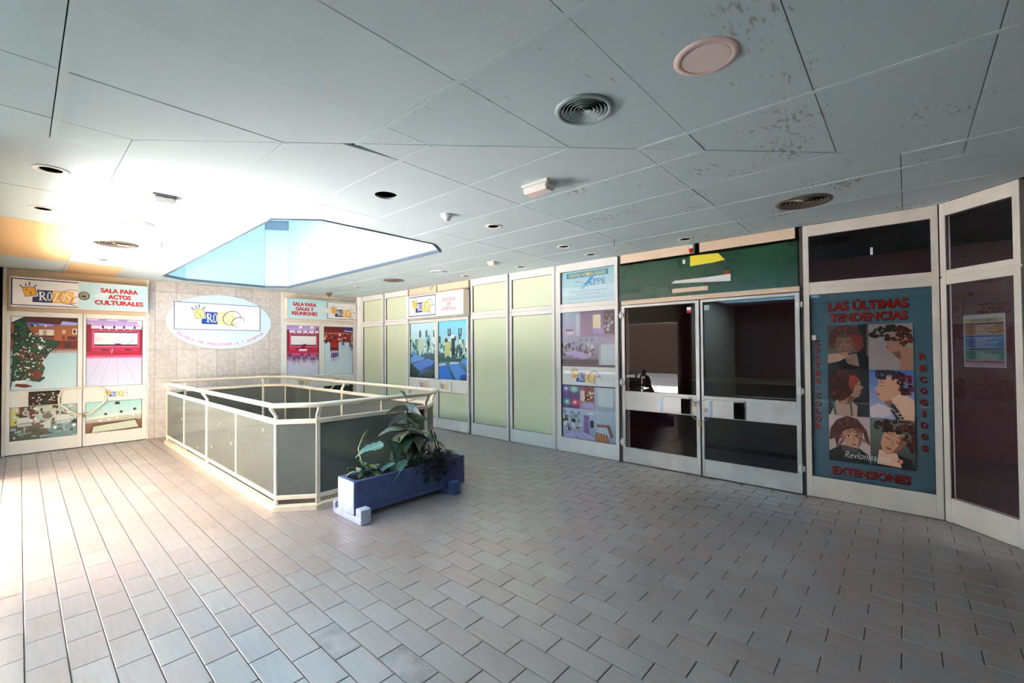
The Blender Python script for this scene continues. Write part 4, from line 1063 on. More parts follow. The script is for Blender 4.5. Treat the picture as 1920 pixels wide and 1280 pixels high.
# ---- double doors
def leaf(d,fr,u0,u1,pu0,pu1,m,hinge_u,name='leaf',w=0.0,zt=2.10,up=None,lo=None,lw=None):
    """one glazed leaf: frame mesh with panes and hinges under it"""
    b=MB()
    b.box(fr,u0,pu0,.008,zt,-.045,w).box(fr,pu1,u1,.008,zt,-.045,w)
    b.box(fr,pu0,pu1,.008,.205,-.045,w-.001).box(fr,pu0,pu1,.70,.945,-.045,w-.001).box(fr,pu0,pu1,2.045,zt,-.045,w-.001)
    o=b.build(name,m,d,bevel=.002)
    MB().box(fr,pu0,pu1,.945,2.045,-.030,-.022).build('upper_pane',up,o)
    MB().box(fr,pu0,pu1,.205,.70,-.030,-.022).build('lower_pane',lo,o)
    g=MB()
    for c,e in ((.205,.70),(.945,2.045)):
        g.box(fr,pu0,pu0+.006,c,e,-.022,-.012); g.box(fr,pu1-.006,pu1,c,e,-.022,-.012); g.box(fr,pu0,pu1,e-.005,e,-.022,-.012); g.box(fr,pu0,pu1,c,c+.004,-.022,-.012)
    g.build('gasket',M['black'],o)
    for z in (.24,1.03,1.92):
        h=MB(); h.box(fr,hinge_u-.028,hinge_u+.028,z,z+.055,w,w+.016); h.lathe(fr.p(hinge_u,z-.02,w+.016),[(.001,0),(.011,0),(.011,.10),(.001,.10)],10)
        h.build('hinge',M['white'],o)
    return o
def pull_plate(fr,u0,u1,z0,z1,parent,lg=True,m=None,w=0.0,strips=False):
    o=MB().box(fr,u0,u1,z0,z1,w,w+.022).box(fr,u0,u1,z1-.012,z1+.004,w,w+.034).build('push_plate',m or M['white'],parent,bevel=.003)
    if strips:
        MB().box(fr,u0,u0+.03,z0+.004,z1-.014,w+.022,w+.026).build('plate_strip',M['steel_blue'],o)
        MB().box(fr,u1-.11,u1,z0+.004,z1-.014,w+.022,w+.026).build('plate_strip',M['void'],o)
    if lg:
        a=Art(fr,w+.0225); h=.075; logo(a,(u0+u1)/2-1.05*h,(z0+z1)/2-.5*h,h); a.build('plate_logo',o)
    return o
M['steel_blue']=mat('blue_tinted_steel',rgb(120,142,170),.3,.5,metal=.4)
M['torn']=mat('torn_film_remains',rgb(70,50,38),.7,.2,var=.6,vscale=30)

def chain(name,label,fr,pts,locku,lockv,w,n=26,lock=True):
    r=root(name,fr.p(locku,lockv,w),label,'chain')
    P=[Vector(p) for p in pts]
    # walk along the polyline
    L=[0]
    for i in range(1,len(P)): L.append(L[-1]+(P[i]-P[i-1]).length)
    b=MB(); tot=L[-1]; k=0; s=0.0; step=.017
    while s<=tot:
        i=max(j for j in range(len(L)) if L[j]<=s+1e-9); i=min(i,len(P)-2)
        t=(s-L[i])/(L[i+1]-L[i]); c=P[i].lerp(P[i+1],t); d=(P[i+1]-P[i]).normalized()
        q=Vector((0,0,1)) if k%2 else d.cross(Vector((0,0,1)))
        loop=[]
        for j in range(10):
            an=2*math.pi*j/10; loop.append(fr.p(*(c+d*(.013*math.cos(an))+q*(.0065*math.sin(an)))))
        b.tube(loop,.0026,5,closed=True); s+=step; k+=1
    b.build('chain_links',M['chrome'],r,smooth=True)
    if lock:
        lk=MB().box(fr,locku-.018,locku+.018,lockv-.045,lockv-.010,w-.006,w+.010).build('padlock',M['brass'],r,bevel=.002)
        MB().tube([fr.p(locku-.011,lockv-.012,w+.002),fr.p(locku-.011,lockv+.008,w+.002),fr.p(locku-.005,lockv+.016,w+.002),fr.p(locku+.005,lockv+.016,w+.002),fr.p(locku+.011,lockv+.008,w+.002),fr.p(locku+.011,lockv-.012,w+.002)],.003,7).build('shackle',M['chrome'],lk,smooth=True)
    return r
def hex_pull(fr,uc,zc,side,parent,w):
    """half of the hexagonal tube pull on one leaf; side -1 left, +1 right"""
    s=side
    pts=[(uc+.012*s,.952),(uc+.15*s,.950),(uc+.235*s,.925),(uc+.268*s,.80),(uc+.262*s,.715),(uc+.14*s,.585),(uc+.09*s,.535),(uc+.03*s,.525)]
    P=[fr.p(u,z,w+.045) for u,z in pts]; P=[fr.p(pts[0][0],pts[0][1],w)]+P+[fr.p(pts[-1][0],pts[-1][1],w)]
    return MB().tube(P,.015,10).build('pull_handle',M['rail'],parent,smooth=True)

# door 1: culture room
d1=root('door_1',BK.p(-4.69,0),'white double doors under the sign for cultural events','door',kind='structure')
MB().box(BK,-5.525,-5.488,0,H,-.09,.004).build('jamb',M['frame_b'],d1,bevel=.002); MB().box(BK,-3.893,-3.868,0,H,-.09,.002).build('jamb',M['frame'],d1,bevel=.002)
MB().box(BK,-5.488,-3.893,2.125,H,-.09,-.01).build('header',M['cream_head'],d1)
lf=leaf(d1,BK,-5.486,-4.688,-5.446,-4.742,M['frame'],-5.487,zt=2.12,up=M['white'],lo=M['white'])
a=Art(BK,-.0215); a.area(-5.440,.949,-4.748,2.04); pic_bar(a); a.build('photo_print',lf,True,'torn print of a bar interior with dark green film remains')
a=Art(BK,-.0215); a.area(-5.440,.209,-4.748,.695); pic_salon(a); a.build('photo_print',lf,True,'print of salon chairs and washbasins')
pp=pull_plate(BK,-5.262,-4.925,.712,.918,lf,False,M['torn'])
a=Art(BK,.0225); a.area(-5.262,.712,-4.925,.905); rn=random.Random(8)
for k in range(34): a.blob(rn.uniform(.05,.95),rn.uniform(.08,.92),rn.uniform(.03,.09),rn.uniform(.03,.12),rn.choice([rgb(16,56,36),rgb(20,70,44),rgb(100,56,40),rgb(80,44,34)]),9,.4,k)
for k in range(26): a.blob(rn.uniform(.05,.95),rn.uniform(.08,.92),rn.uniform(.01,.035),rn.uniform(.015,.06),rgb(228,230,226),8,.5,60+k)
a.build('film_remains',pp)
hex_pull(BK,-4.683,.74,-1,lf,.022)
lf=leaf(d1,BK,-4.680,-3.896,-4.648,-3.948,M['frame'],-3.894,zt=2.12,up=M['white'],lo=M['white'])
a=Art(BK,-.0215); a.area(-4.642,.949,-3.954,2.04); pic_stage(a); a.build('photo_print',lf,True,'magenta print of an empty stage room')
a=Art(BK,-.0215); a.area(-4.642,.209,-3.954,.695); pic_projection(a); a.build('photo_print',lf,True,'print of a projection screen under a turquoise ceiling')
pull_plate(BK,-4.430,-4.152,.708,.918,lf)
hex_pull(BK,-4.683,.74,1,lf,.022)
rs=MB(); rn=random.Random(1)
for k in range(26):
    u=rn.uniform(-4.6,-4.1); z=.199-abs(rn.gauss(0,.012)); s=rn.uniform(.004,.012); rs.box(BK,u,u+s,z,z+s*.8,-.0008,.0006)
rs.build('rust_specks',M['rust'],lf)
chain('door_chain','short dark chain and padlock joining the tube pulls of the culture room doors',BK,[(-4.76,.545,.07),(-4.69,.535,.075),(-4.62,.545,.07)],-4.675,.528,.075)
# door 2: gala room
d2=root('door_2',BK.p(-.84,0),'white double doors under the sign for galas and meetings','door',kind='structure')
MB().box(BK,-1.70,-1.664,0,H,-.09,.002).build('jamb',M['frame'],d2,bevel=.002); MB().box(BK,-.036,-.004,0,H,-.09,.002).build('jamb',M['frame'],d2,bevel=.002)
MB().box(BK,-1.664,-.036,2.125,H,-.09,-.01).build('header',M['frame_b'],d2)
lf=leaf(d2,BK,-1.662,-.845,-1.585,-.89,M['frame'],-1.662,zt=2.12,up=M['white'],lo=M['white'])
a=Art(BK,-.0215); a.area(-1.58,.949,-.895,2.04); pic_stage(a,True); a.build('photo_print',lf,True,'print of a stage room with rows of chairs')
a=Art(BK,-.0215); a.area(-1.58,.209,-.895,.695); pic_salon(a); a.build('photo_print',lf,True)
pull_plate(BK,-1.407,-1.09,.715,.905,lf); hex_pull(BK,-.842,.74,-1,lf,.022)
lf=leaf(d2,BK,-.839,-.038,-.788,-.082,M['frame'],-.037,zt=2.12,up=M['white'],lo=M['white'])
a=Art(BK,-.0215); a.area(-.783,.949,-.087,2.04); pic_cafe(a); a.build('photo_print',lf,True,'print of a red cafe with small tables')
a=Art(BK,-.0215); a.area(-.783,.209,-.087,.695); a.rect(0,0,1,1,rgb(22,26,26),rgb(30,36,36)); clutter(a,0,.3,1,1,26,[rgb(190,206,206),rgb(90,110,110),rgb(40,70,64)],.02,.12,17,.5); a.build('photo_print',lf,True)
pull_plate(BK,-.60,-.29,.715,.905,lf); hex_pull(BK,-.842,.74,1,lf,.022)
# door 3: beauty school
d3=root('door_3',RT.p(3.03,0),'white double doors with blue treatment bed photos','door',kind='structure')
MB().box(RT,2.13,3.935,2.115,2.16,-.06,-.004).build('transom_rail',M['frame'],d3,bevel=.002)
for a_,b_ in ((2.13,3.02),(3.05,3.935)): MB().box(RT,a_,b_,2.60,H,-.06,-.004).build('header',M['cream_head'],d3,bevel=.002)
MB().box(RT,2.13,3.935,2.16,H,-.10,-.061).build('transom_board',M['darkgap'],d3)
lf=leaf(d3,RT,2.132,3.018,2.15,2.967,M['frame'],2.125,up=M['white'],lo=M['film'])
a=Art(RT,-.0215); a.area(2.155,.949,2.962,2.04); pic_beds(a); a.build('photo_print',lf,True,'print of blue treatment beds in a row')
pull_plate(RT,2.45,2.80,.715,.905,lf)
lf=leaf(d3,RT,3.026,3.925,3.066,3.885,M['frame'],3.935,up=M['white'],lo=M['film'])
a=Art(RT,-.0215); a.area(3.071,.949,3.880,2.04); pic_beds(a,True); a.build('photo_print',lf,True,'print of blue treatment beds and mirrors')
pull_plate(RT,3.05,3.478,.715,.905,lf)
chain('door_chain','thin dark chain across the meeting stiles of the beauty school doors',RT,[(2.88,.955,.02),(3.02,.945,.03),(3.18,.935,.026)],3.02,.94,.03,lock=False)
# door 4: dark glass, chained
d4=root('door_4',RT.p(7.95,0),'chained aluminium double doors with dark glass','door',kind='structure')
MB().box(RT,6.94,8.958,2.085,2.14,-.06,-.004).build('transom_rail',M['cream_head'],d4,bevel=.002)
for a_,b_ in ((6.94,7.905),(7.965,8.93)): MB().box(RT,a_,b_,2.635,H,-.06,.004).build('header',M['cream_head'],d4,bevel=.002)
MB().box(RT,7.905,7.965,2.60,H,-.07,-.03).build('header_gap',M['void'],d4)
gb=MB().box(RT,6.905,8.945,2.14,2.612,-.07,-.02).build('green_board',M['green_board'],d4); gb['label']='dark green transom board with scraps of an old sign'
MB().box(RT,6.94,8.95,2.612,2.637,-.06,.006).build('board_trim',M['void'],d4)
MB().prism(RT,[(7.85,2.49),(8.10,2.50),(8.24,2.515),(8.17,2.60),(7.85,2.615)],-.0195,-.012).build('yellow_scrap',M['yellow'],gb)
MB().box(RT,7.76,7.79,2.53,2.58,-.02,-.012).build('white_scrap',M['white'],gb)
MB().prism(RT,[(7.62,2.305),(8.30,2.265),(8.30,2.345),(8.05,2.335),(7.66,2.335)],-.0195,-.006).build('white_scrap',M['white'],gb)
MB().box(RT,7.63,8.05,2.185,2.235,-.0195,-.008).build('white_scrap',M['cream_head'],gb)
MB().box(RT,8.22,8.29,2.345,2.39,-.0195,-.016).build('red_scrap',M['rust'],gb)
lf=leaf(d4,RT,6.944,7.948,6.985,7.905,M['steel'],6.944,zt=2.075,up=M['glass_dim'],lo=M['glass_dim'])
pull_plate(RT,7.475,7.842,.715,.912,lf,False,M['steel'],strips=True)
MB().box(RT,7.80,7.85,1.93,2.0,-.0215,-.0205).build('sticker',M['white'],lf); MB().box(RT,7.80,7.85,1.93,1.965,-.0204,-.0203).build('sticker',M['red'],lf)
lf=leaf(d4,RT,7.966,8.956,7.992,8.916,M['steel'],8.956,zt=2.075,up=M['glass_dim'],lo=M['glass_dim'])
pull_plate(RT,8.062,8.430,.708,.910,lf,False,M['steel'],strips=True)
MB().box(RT,7.995,8.06,1.95,2.01,-.0215,-.0205).build('sticker',M['vent_grey'],lf)
MB().lathe(RT.p(8.015,.775,0),[(.001,.006),(.012,.006),(.018,.004),(.02,0)],16,axis=(-1,0,0)).build('lock_cylinder',M['chrome'],lf,smooth=True)
MB().box(RT,7.946,7.968,.01,2.07,-.04,-.012).build('meeting_stile',M['black'],d4)
chain('door_chain','steel chain and padlock looped around the handles of the dark glass doors',RT,[(7.845,.915,.04),(7.90,.86,.045),(7.955,.885,.05),(8.06,.915,.04)],7.90,.865,.055)
chain('door_chain','lower loop of steel chain hanging between the dark door handles',RT,[(7.845,.715,.03),(7.90,.675,.04),(7.96,.645,.05),(8.01,.66,.045),(8.062,.705,.03)],7.965,.64,.055)
# mirror image of the room inside the shop: counter block seen in the dark
cn=root('reception_counter',(1.9,-8.1,0),'dark wooden reception counter inside the unlit shop','counter')
MB().box(WORLD,1.5,2.1,-8.9,-7.3,.08,1.0).build('counter_body',M['shopfloor'],cn); MB().box(WORLD,1.44,2.16,-8.96,-7.24,1.0,1.04).build('counter_top',M['pier'],cn,bevel=.004); MB().box(WORLD,1.54,2.06,-8.86,-7.34,.004,.08).build('plinth',M['void'],cn)

# ---- light-box signs
def sign_box(label,fr,u0,u1,z0,z1,d,name='sign_box',m=None):
    r=root(name,fr.p((u0+u1)/2,z0,0),label,'sign')
    MB().box(fr,u0,u1,z0,z1,.004,d-.012).build('casing',m or M['frame_b'],r,bevel=.003)
    MB().box(fr,u0,u1,z0,z0+.012,d-.012,d).box(fr,u0,u1,z1-.012,z1,d-.012,d).box(fr,u0,u0+.010,z0,z1,d-.012,d).box(fr,u1-.010,u1,z0,z1,d-.012,d).build('rim',M['frame_b'],r)
    return r
def face_panel(fr,u0,u1,z0,z1,d,r): 
    return MB().box(fr,u0,u1,z0,z1,d-.012,d-.004).build('face_panel',M['white'],r)
def red_lines(a,lines,x,y0,dy,h,bold=.035,col=REDT,sh=rgb(110,20,30)):
    for k,(t,w) in enumerate(lines):
        a.text(t,x+.006,y0-dy*k-.008,h,sh,w,bold); a.text(t,x,y0-dy*k,h,col,w,bold)
D=.15
s1=sign_box('light box sign with shop logo and SALA PARA ACTOS CULTURALES',BK,-5.458,-3.905,2.177,2.616,D)
p1=face_panel(BK,-5.447,-4.753,2.19,2.604,D,s1); p2=face_panel(BK,-4.749,-3.916,2.19,2.604,D,s1)
a=Art(BK,D-.0038); a.area(-5.447,2.19,-4.753,2.604); a.rect(0,0,1,1,rgb(238,236,236)); a.rect(0,.02,1,.05,NAVY); a.rect(0,.94,1,.975,NAVY); a.rect(.0,.02,.022,.975,NAVY); logo(a,-5.235,2.255,.185,NAVY,GOLD,maxx=-4.755,bgc=rgb(238,236,236)); a.build('face_print',p1)
a=Art(BK,D-.0038); a.area(-4.749,2.19,-3.916,2.604); a.rect(0,0,1,1,rgb(196,226,234),rgb(190,222,232))
for k in range(12): 
    rn=random.Random(70+k); a.blob(rn.uniform(.1,.9),rn.uniform(.12,.88),rn.uniform(.05,.1),rn.uniform(.03,.1),rn.choice([rgb(206,232,240),rgb(214,228,236),rgb(180,218,228)]),12,.3,k)
red_lines(a,(('SALA PARA',.46),('ACTOS',.28),('CULTURALES',.60)),.58,.745,.235,.072); a.build('face_print',p2)
em=MB().lathe(BK.p(-4.685,2.39,D-.004),[(.001,.004),(.05,.004),(.055,.010),(.066,.012),(.068,0)],24,axis=(0,-1,0)).build('round_emblem',M['vent_dark'],s1,smooth=True)
a=Art(BK,D+.001); a.area(-4.735,2.34,-4.635,2.44); a.ell(.5,.5,.46,.46,rgb(176,170,150),20); a.blob(.45,.5,.25,.3,rgb(40,36,32),10,.4,3); a.blob(.66,.42,.12,.1,rgb(60,54,46),8,.4,5); a.ell(.4,.62,.1,.1,rgb(200,196,180),8); a.build('emblem_print',em)
s2=sign_box('light box sign with shop logo and SALA PARA GALAS Y REUNIONES',BK,-1.637,-.087,2.177,2.616,D)
p1=face_panel(BK,-1.626,-.785,2.19,2.604,D,s2); p2=face_panel(BK,-.781,-.098,2.19,2.604,D,s2)
a=Art(BK,D-.0038); a.area(-1.626,2.19,-.785,2.604); a.rect(0,0,1,1,rgb(206,232,238),rgb(170,216,228)); red_lines(a,(('SALA PARA',.50),('GALAS Y',.38),('REUNIONES',.54)),.42,.74,.235,.078); a.build('face_print',p1)
a=Art(BK,D-.0038); a.area(-.781,2.19,-.098,2.604); a.rect(0,0,1,1,rgb(238,236,236)); a.rect(0,.04,1,.07,NAVY); a.rect(0,.94,1,.965,NAVY); a.rect(.0,.04,.02,.965,NAVY); logo(a,-.60,2.265,.165,NAVY,GOLD,maxx=-.10,bgc=rgb(238,236,236)); a.build('face_print',p2)
MB().box(BK,-.93,-.78,2.33,2.44,D-.003,D+.03).build('switch_box',M['white'],s2,bevel=.004)
s3=sign_box('deep light box sign with shop logo and ESCUELA DE ESTÉTICA',RT,2.22,3.97,2.127,2.577,.149,m=M['frame_b'])
p1=face_panel(RT,2.231,3.205,2.14,2.565,.149,s3); p2=face_panel(RT,3.209,3.959,2.14,2.565,.149,s3)
a=Art(RT,.1452); a.area(2.231,2.14,3.205,2.565); a.rect(0,0,1,1,rgb(236,238,242)); 
for q in ((.10,.05,.985,.085),(.10,.93,.985,.965),(.10,.05,.115,.965),(.972,.05,.985,.965)): a.rect(*q,NAVY)
logo(a,2.56,2.235,.195,rgb(30,50,130),YEL); a.build('face_print',p1)
a=Art(RT,.1452); a.area(3.209,2.14,3.959,2.565); a.rect(0,0,1,1,rgb(240,238,242))
for k,(t,w) in enumerate((('ESCUELA',.36),('DE',.11),('ESTÉTICA',.37))): a.text(t,.48,.68-.2*k,.06 if k<2 else .072,rgb(206,110,120),w,.02)
a.build('face_print',p2)
# oval sign on the marble
ov=root('oval_sign',BK.p(-2.77,1.55,0),'pale oval sign with framed shop logo on the marble wall','sign')
el=[(-2.77+.866*math.cos(2*math.pi*k/64),2.062+.512*math.sin(2*math.pi*k/64)) for k in range(64)]
MB().prism(BK,el,.002,.014).build('oval_board',M['shaft_sign'] if 'shaft_sign' in M else M['white'],ov)
MB().box(BK,-3.52,-2.105,1.905,2.405,.014,.022).build('logo_board',M['white'],ov,bevel=.001)
a=Art(BK,.0142); a.area(-2.77,2.062,-1.77,3.062)
a.poly([(x+2.77,y-2.062) for x,y in el],rgb(220,240,246))
TX='ESCUELA DE PELUQUERÍA Y ESTÉTICA'
for k,ch in enumerate(TX):
    if ch==' ': continue
    an=R(212)+(R(331)-R(212))*k/(len(TX)-1)
    x,y=.80*math.cos(an),.425*math.sin(an)
    tn=math.atan2(.425*math.cos(an),-.80*math.sin(an))
    a.text(ch,x,y,.05 if ch not in 'ÍÉ' else .062,rgb(216,140,178),.044 if ch not in 'IÍ' else .014,.035,rot=tn)
a.build('oval_print',ov)
a=Art(BK,.0222); a.area(-3.52,1.905,-2.105,2.405); a.rect(0,0,1,1,WHITE)
for q in ((.0,.0,1,.02),(.0,.98,1,1),(.0,.0,.008,1),(.992,.0,1,1)): a.rect(*q,BLUE)
logo(a,-3.105,2.015,.228,BLUE,rgb(246,222,140)); a.build('logo_print',ov)
# red alarm lamp under the ceiling
al=root('alarm_lamp',RT.p(7.875,2.66,.02),'small red alarm lamp above the green transom board','lamp')
MB().box(RT,7.845,7.905,2.69,2.735,.004,.05).build('lamp_base',M['white'],al,bevel=.004)
MB().lathe(RT.p(7.875,2.69,.028),[(.001,-.05),(.014,-.046),(.022,-.03),(.024,0),(.001,.002)],16).build('lens',M['red'],al,smooth=True)

# ================================================================== railing around the stair well
rl=root('stair_railing',(-2.8,-5.575,0),'cream steel railing with grey patterned glass around the stair well','railing')
K1=offset(WELL,.075)
MB().prism(WORLD,WELL,-.004,.045,[list(reversed(K1))]).build('kerb',M['kerb'],rl,bevel=.004)
CL=offset(WELL,.040)          # centre line of posts and rails
HL=offset(WELL,-.005)          # centre line of the handrail, a little further out
def lerp2(p,q,t): return (p[0]+(q[0]-p[0])*t,p[1]+(q[1]-p[1])*t)
def rail_ring(poly,z0,z1,half,name,mat_,bev=.004):
    a=offset(poly,-half); b=offset(poly,half)
    for i in range(8):
        MB().prism(WORLD,[a[i],a[(i+1)%8],b[(i+1)%8],b[i]],z0,z1).build(name,mat_,rl,bevel=bev)
rail_ring(CL,.100,.140,.017,'bottom_rail',M['rail'])
rail_ring(CL,.812,.855,.020,'middle_rail',M['rail'])
# handrail: flattened tube all round
MB().tube([(x,y,0.993) for x,y in HL],.033,14,closed=True,flat=.72).build('handrail',M['rail'],rl,smooth=True)
# posts with a bent bracket up to the handrail
posts=[]; panes=[]
SPL={2:[1.18/4.66,2.36/4.66,3.54/4.66],6:[1.16/4.67,2.33/4.67,3.52/4.67]}
for i in range(8):
    a,b=CL[i],CL[(i+1)%8]
    d=Vector((b[0]-a[0],b[1]-a[1],0)); L_=d.length; d.normalize(); nrm=Vector((d.y,-d.x,0))   # outward for ccw
    cuts=[0.0]+SPL.get(i,[])+[1.0]
    fr=Fr((a[0],a[1],0),d,nrm)
    # end posts: one at each corner, shared; wide plate along the edge
    def bracket(u,w=.040):
        pl=[(.0,.04),(.0,.865)]
        mb=MB().box(fr,u-w/2,u+w/2,.035,.885,-.011,.011)
        # gooseneck: from post top out to the handrail
        ow=(Vector((HL[i][0],HL[i][1],0))-Vector((a[0],a[1],0))).dot(nrm)
        pr=[(-.011,.885),(.011,.885),(ow+.012,.955),(ow+.012,.985),(ow-.012,.985),(ow-.012,.965)]
        i0=len(mb.v)
        for uu in (u-w/2,u+w/2):
            for (ww,zz) in pr: mb.v.append(fr.p(uu,zz,ww))
        n=len(pr); mb.f.append(tuple(i0+k for k in range(n))); mb.f.append(tuple(i0+n+k for k in reversed(range(n))))
        for k in range(n): mb.f.append((i0+k,i0+n+k,i0+n+(k+1)%n,i0+(k+1)%n))
        mb.build('post',M['rail'],rl,bevel=.002)
    e=.012
    if L_>1: bracket(e); bracket(L_-e)
    if i in SPL: bracket(SPL[i][1]*L_,.05)
    for k,t in enumerate(SPL.get(i,[])):
        if k!=1: MB().box(fr,t*L_-.010,t*L_+.010,.14,.812,-.014,.014).build('mullion',M['rail'],rl,bevel=.002)
    for k in range(len(cuts)-1):
        u0=cuts[k]*L_+(.012 if k else (.030 if L_>1 else .006)); u1=cuts[k+1]*L_-(.012 if k<len(cuts)-2 else (.030 if L_>1 else .006))
        me=MB().box(fr,u0,u1,.138,.815,-.004,.004).mesh('glass_pane')
        uv=me.uv_layers.new(name='UVMap')
        for lp in me.loops:
            q=me.vertices[lp.vertex_index].co-fr.o
            uv.data[lp.index].uv=(q.dot(fr.u),q.z)
        me.materials.append(M['pglass'])
        mkobj('glass_pane',me,rl)
# paint chips on the near glass
rn=random.Random(12)
fr=Fr((CL[6][0],CL[6][1],0),(0,-1,0),(-1,0,0)); 
for (u,z) in ((1.0,.50),(2.85,.62),(2.55,.30),(3.3,.45),(4.3,.72),(1.9,.2)):
    MB().prism(fr,[(u+.02*math.cos(k*1.05)*rn.uniform(.3,1),z+.022*math.sin(k*1.05)*rn.uniform(.4,1)) for k in range(6)],.0042,.005).build('paint_chip',M['white'],rl)

# ================================================================== planter with plants
pl=root('planter',(-2.735,-5.99,0),'long blue concrete planter on two feet beside the stair railing','planter')
X0,X1,Y0,Y1,Z0,Z1=-3.385,-2.085,-6.135,-5.84,.052,.352
t=.035
body=MB().prism(WORLD,[(X0,Y0),(X1,Y0),(X1,Y1),(X0,Y1)],Z0,.10)
for q in ((X0,X0+t,Y0,Y1),(X1-t,X1,Y0,Y1),(X0+t,X1-t,Y0,Y0+t),(X0+t,X1-t,Y1-t,Y1)): body.box(WORLD,*q,.10,Z1)
body.build('trough',M['planter'],pl,bevel=.006)
e_=MB().box(WORLD,X0-.003,X0,Y0+.006,Y1-.006,Z0+.006,Z1-.006).build('end_face',M['planter_worn_lit'],pl); e_['label']='worn end of the planter, paler for the light on it'
for fx in (-3.395,-2.360):
    f=MB().box(WORLD,fx,fx+.10,-6.265,-5.80,.0005,.052).box(WORLD,fx,fx+.10,-6.265,-6.175,.052,.132).box(WORLD,fx,fx+.10,-5.80,-5.76,.0005,.11)
    f.build('foot',M['planter_worn_lit'] if fx<-3 else M['planter'],pl,bevel=.006)
sl=MB(); nx,ny=40,9
rn=random.Random(4)
for j in range(ny+1):
    for i in range(nx+1):
        x=X0+t+(X1-X0-2*t)*i/nx; y=Y0+t+(Y1-Y0-2*t)*j/ny
        sl.v.append(Vector((x,y,.305+rn.uniform(-.012,.014))))
for j in range(ny):
    for i in range(nx):
        a_=j*(nx+1)+i; sl.f.append((a_,a_+1,a_+nx+2,a_+nx+1))
sl.build('soil',M['soil'],pl)

def leaf_material(name,dark,vein,freq,width,edge=None,rough=.4):
    m=mat(name,dark,rough,.5); nt=m.node_tree; N=nt.nodes; L=nt.links; b=N['Principled BSDF']
    uv=N.new('ShaderNodeTexCoord'); sp=N.new('ShaderNodeSeparateXYZ'); L.new(uv.outputs['UV'],sp.inputs[0])
    ab=N.new('ShaderNodeMath'); ab.operation='ABSOLUTE'; L.new(sp.outputs['Y'],ab.inputs[0])
    sl_=N.new('ShaderNodeMath'); sl_.operation='MULTIPLY_ADD'; sl_.inputs[1].default_value=-.55; L.new(ab.outputs[0],sl_.inputs[0]); L.new(sp.outputs['X'],sl_.inputs[2])
    fm=N.new('ShaderNodeMath'); fm.operation='MULTIPLY'; fm.inputs[1].default_value=freq; L.new(sl_.outputs[0],fm.inputs[0])
    fc=N.new('ShaderNodeMath'); fc.operation='FRACT'; L.new(fm.outputs[0],fc.inputs[0])
    s1=N.new('ShaderNodeMath'); s1.operation='LESS_THAN'; s1.inputs[1].default_value=width; L.new(fc.outputs[0],s1.inputs[0])
    s2=N.new('ShaderNodeMath'); s2.operation='LESS_THAN'; s2.inputs[1].default_value=.045; L.new(ab.outputs[0],s2.inputs[0])
    mx=N.new('ShaderNodeMath'); mx.operation='MAXIMUM'; L.new(s1.outputs[0],mx.inputs[0]); L.new(s2.outputs[0],mx.inputs[1])
    mm=N.new('ShaderNodeMix'); mm.data_type='RGBA'; L.new(mx.outputs[0],mm.inputs['Factor'])
    nz=N.new('ShaderNodeTexNoise'); nz.inputs['Scale'].default_value=9; L.new(uv.outputs['Object'],nz.inputs['Vector'])
    m2=N.new('ShaderNodeMix'); m2.data_type='RGBA'; m2.inputs['A'].default_value=dark; m2.inputs['B'].default_value=edge or tuple(min(1,c*1.8) for c in dark[:3])+(1,)
    L.new(nz.outputs[0],m2.inputs['Factor'])
    L.new(m2.outputs['Result'],mm.inputs['A']); mm.inputs['B'].default_value=vein
    L.new(mm.outputs['Result'],b.inputs['Base Color'])
    return m
M['leaf_zebra']=leaf_material('cream_veined_leaf',rgb(16,46,30),rgb(226,228,196),6,.24,rgb(28,62,40))
M['leaf_grey']=leaf_material('silvery_leaf_underside',rgb(150,158,156),rgb(190,196,190),9,.2,rgb(120,132,128))
M['leaf_dark']=leaf_material('dark_green_leaf',rgb(16,46,32),rgb(40,80,58),7,.1,rgb(26,62,44))
M['leaf_blue']=leaf_material('bluish_green_leaf',rgb(44,92,84),rgb(150,184,172),6,.13,rgb(74,124,112))
M['leaf_yellow']=leaf_material('yellow_edged_leaf',rgb(58,96,50),rgb(200,200,130),4,.2,rgb(150,160,90))
M['leaf_black']=leaf_material('blackish_leaf',rgb(14,26,20),rgb(26,44,32),7,.12,rgb(20,38,28))
M['stem']=mat('brown_plastic_stem',rgb(62,50,38),.6,.3)
M['stem_green']=mat('green_stem',rgb(44,70,46),.5,.3)
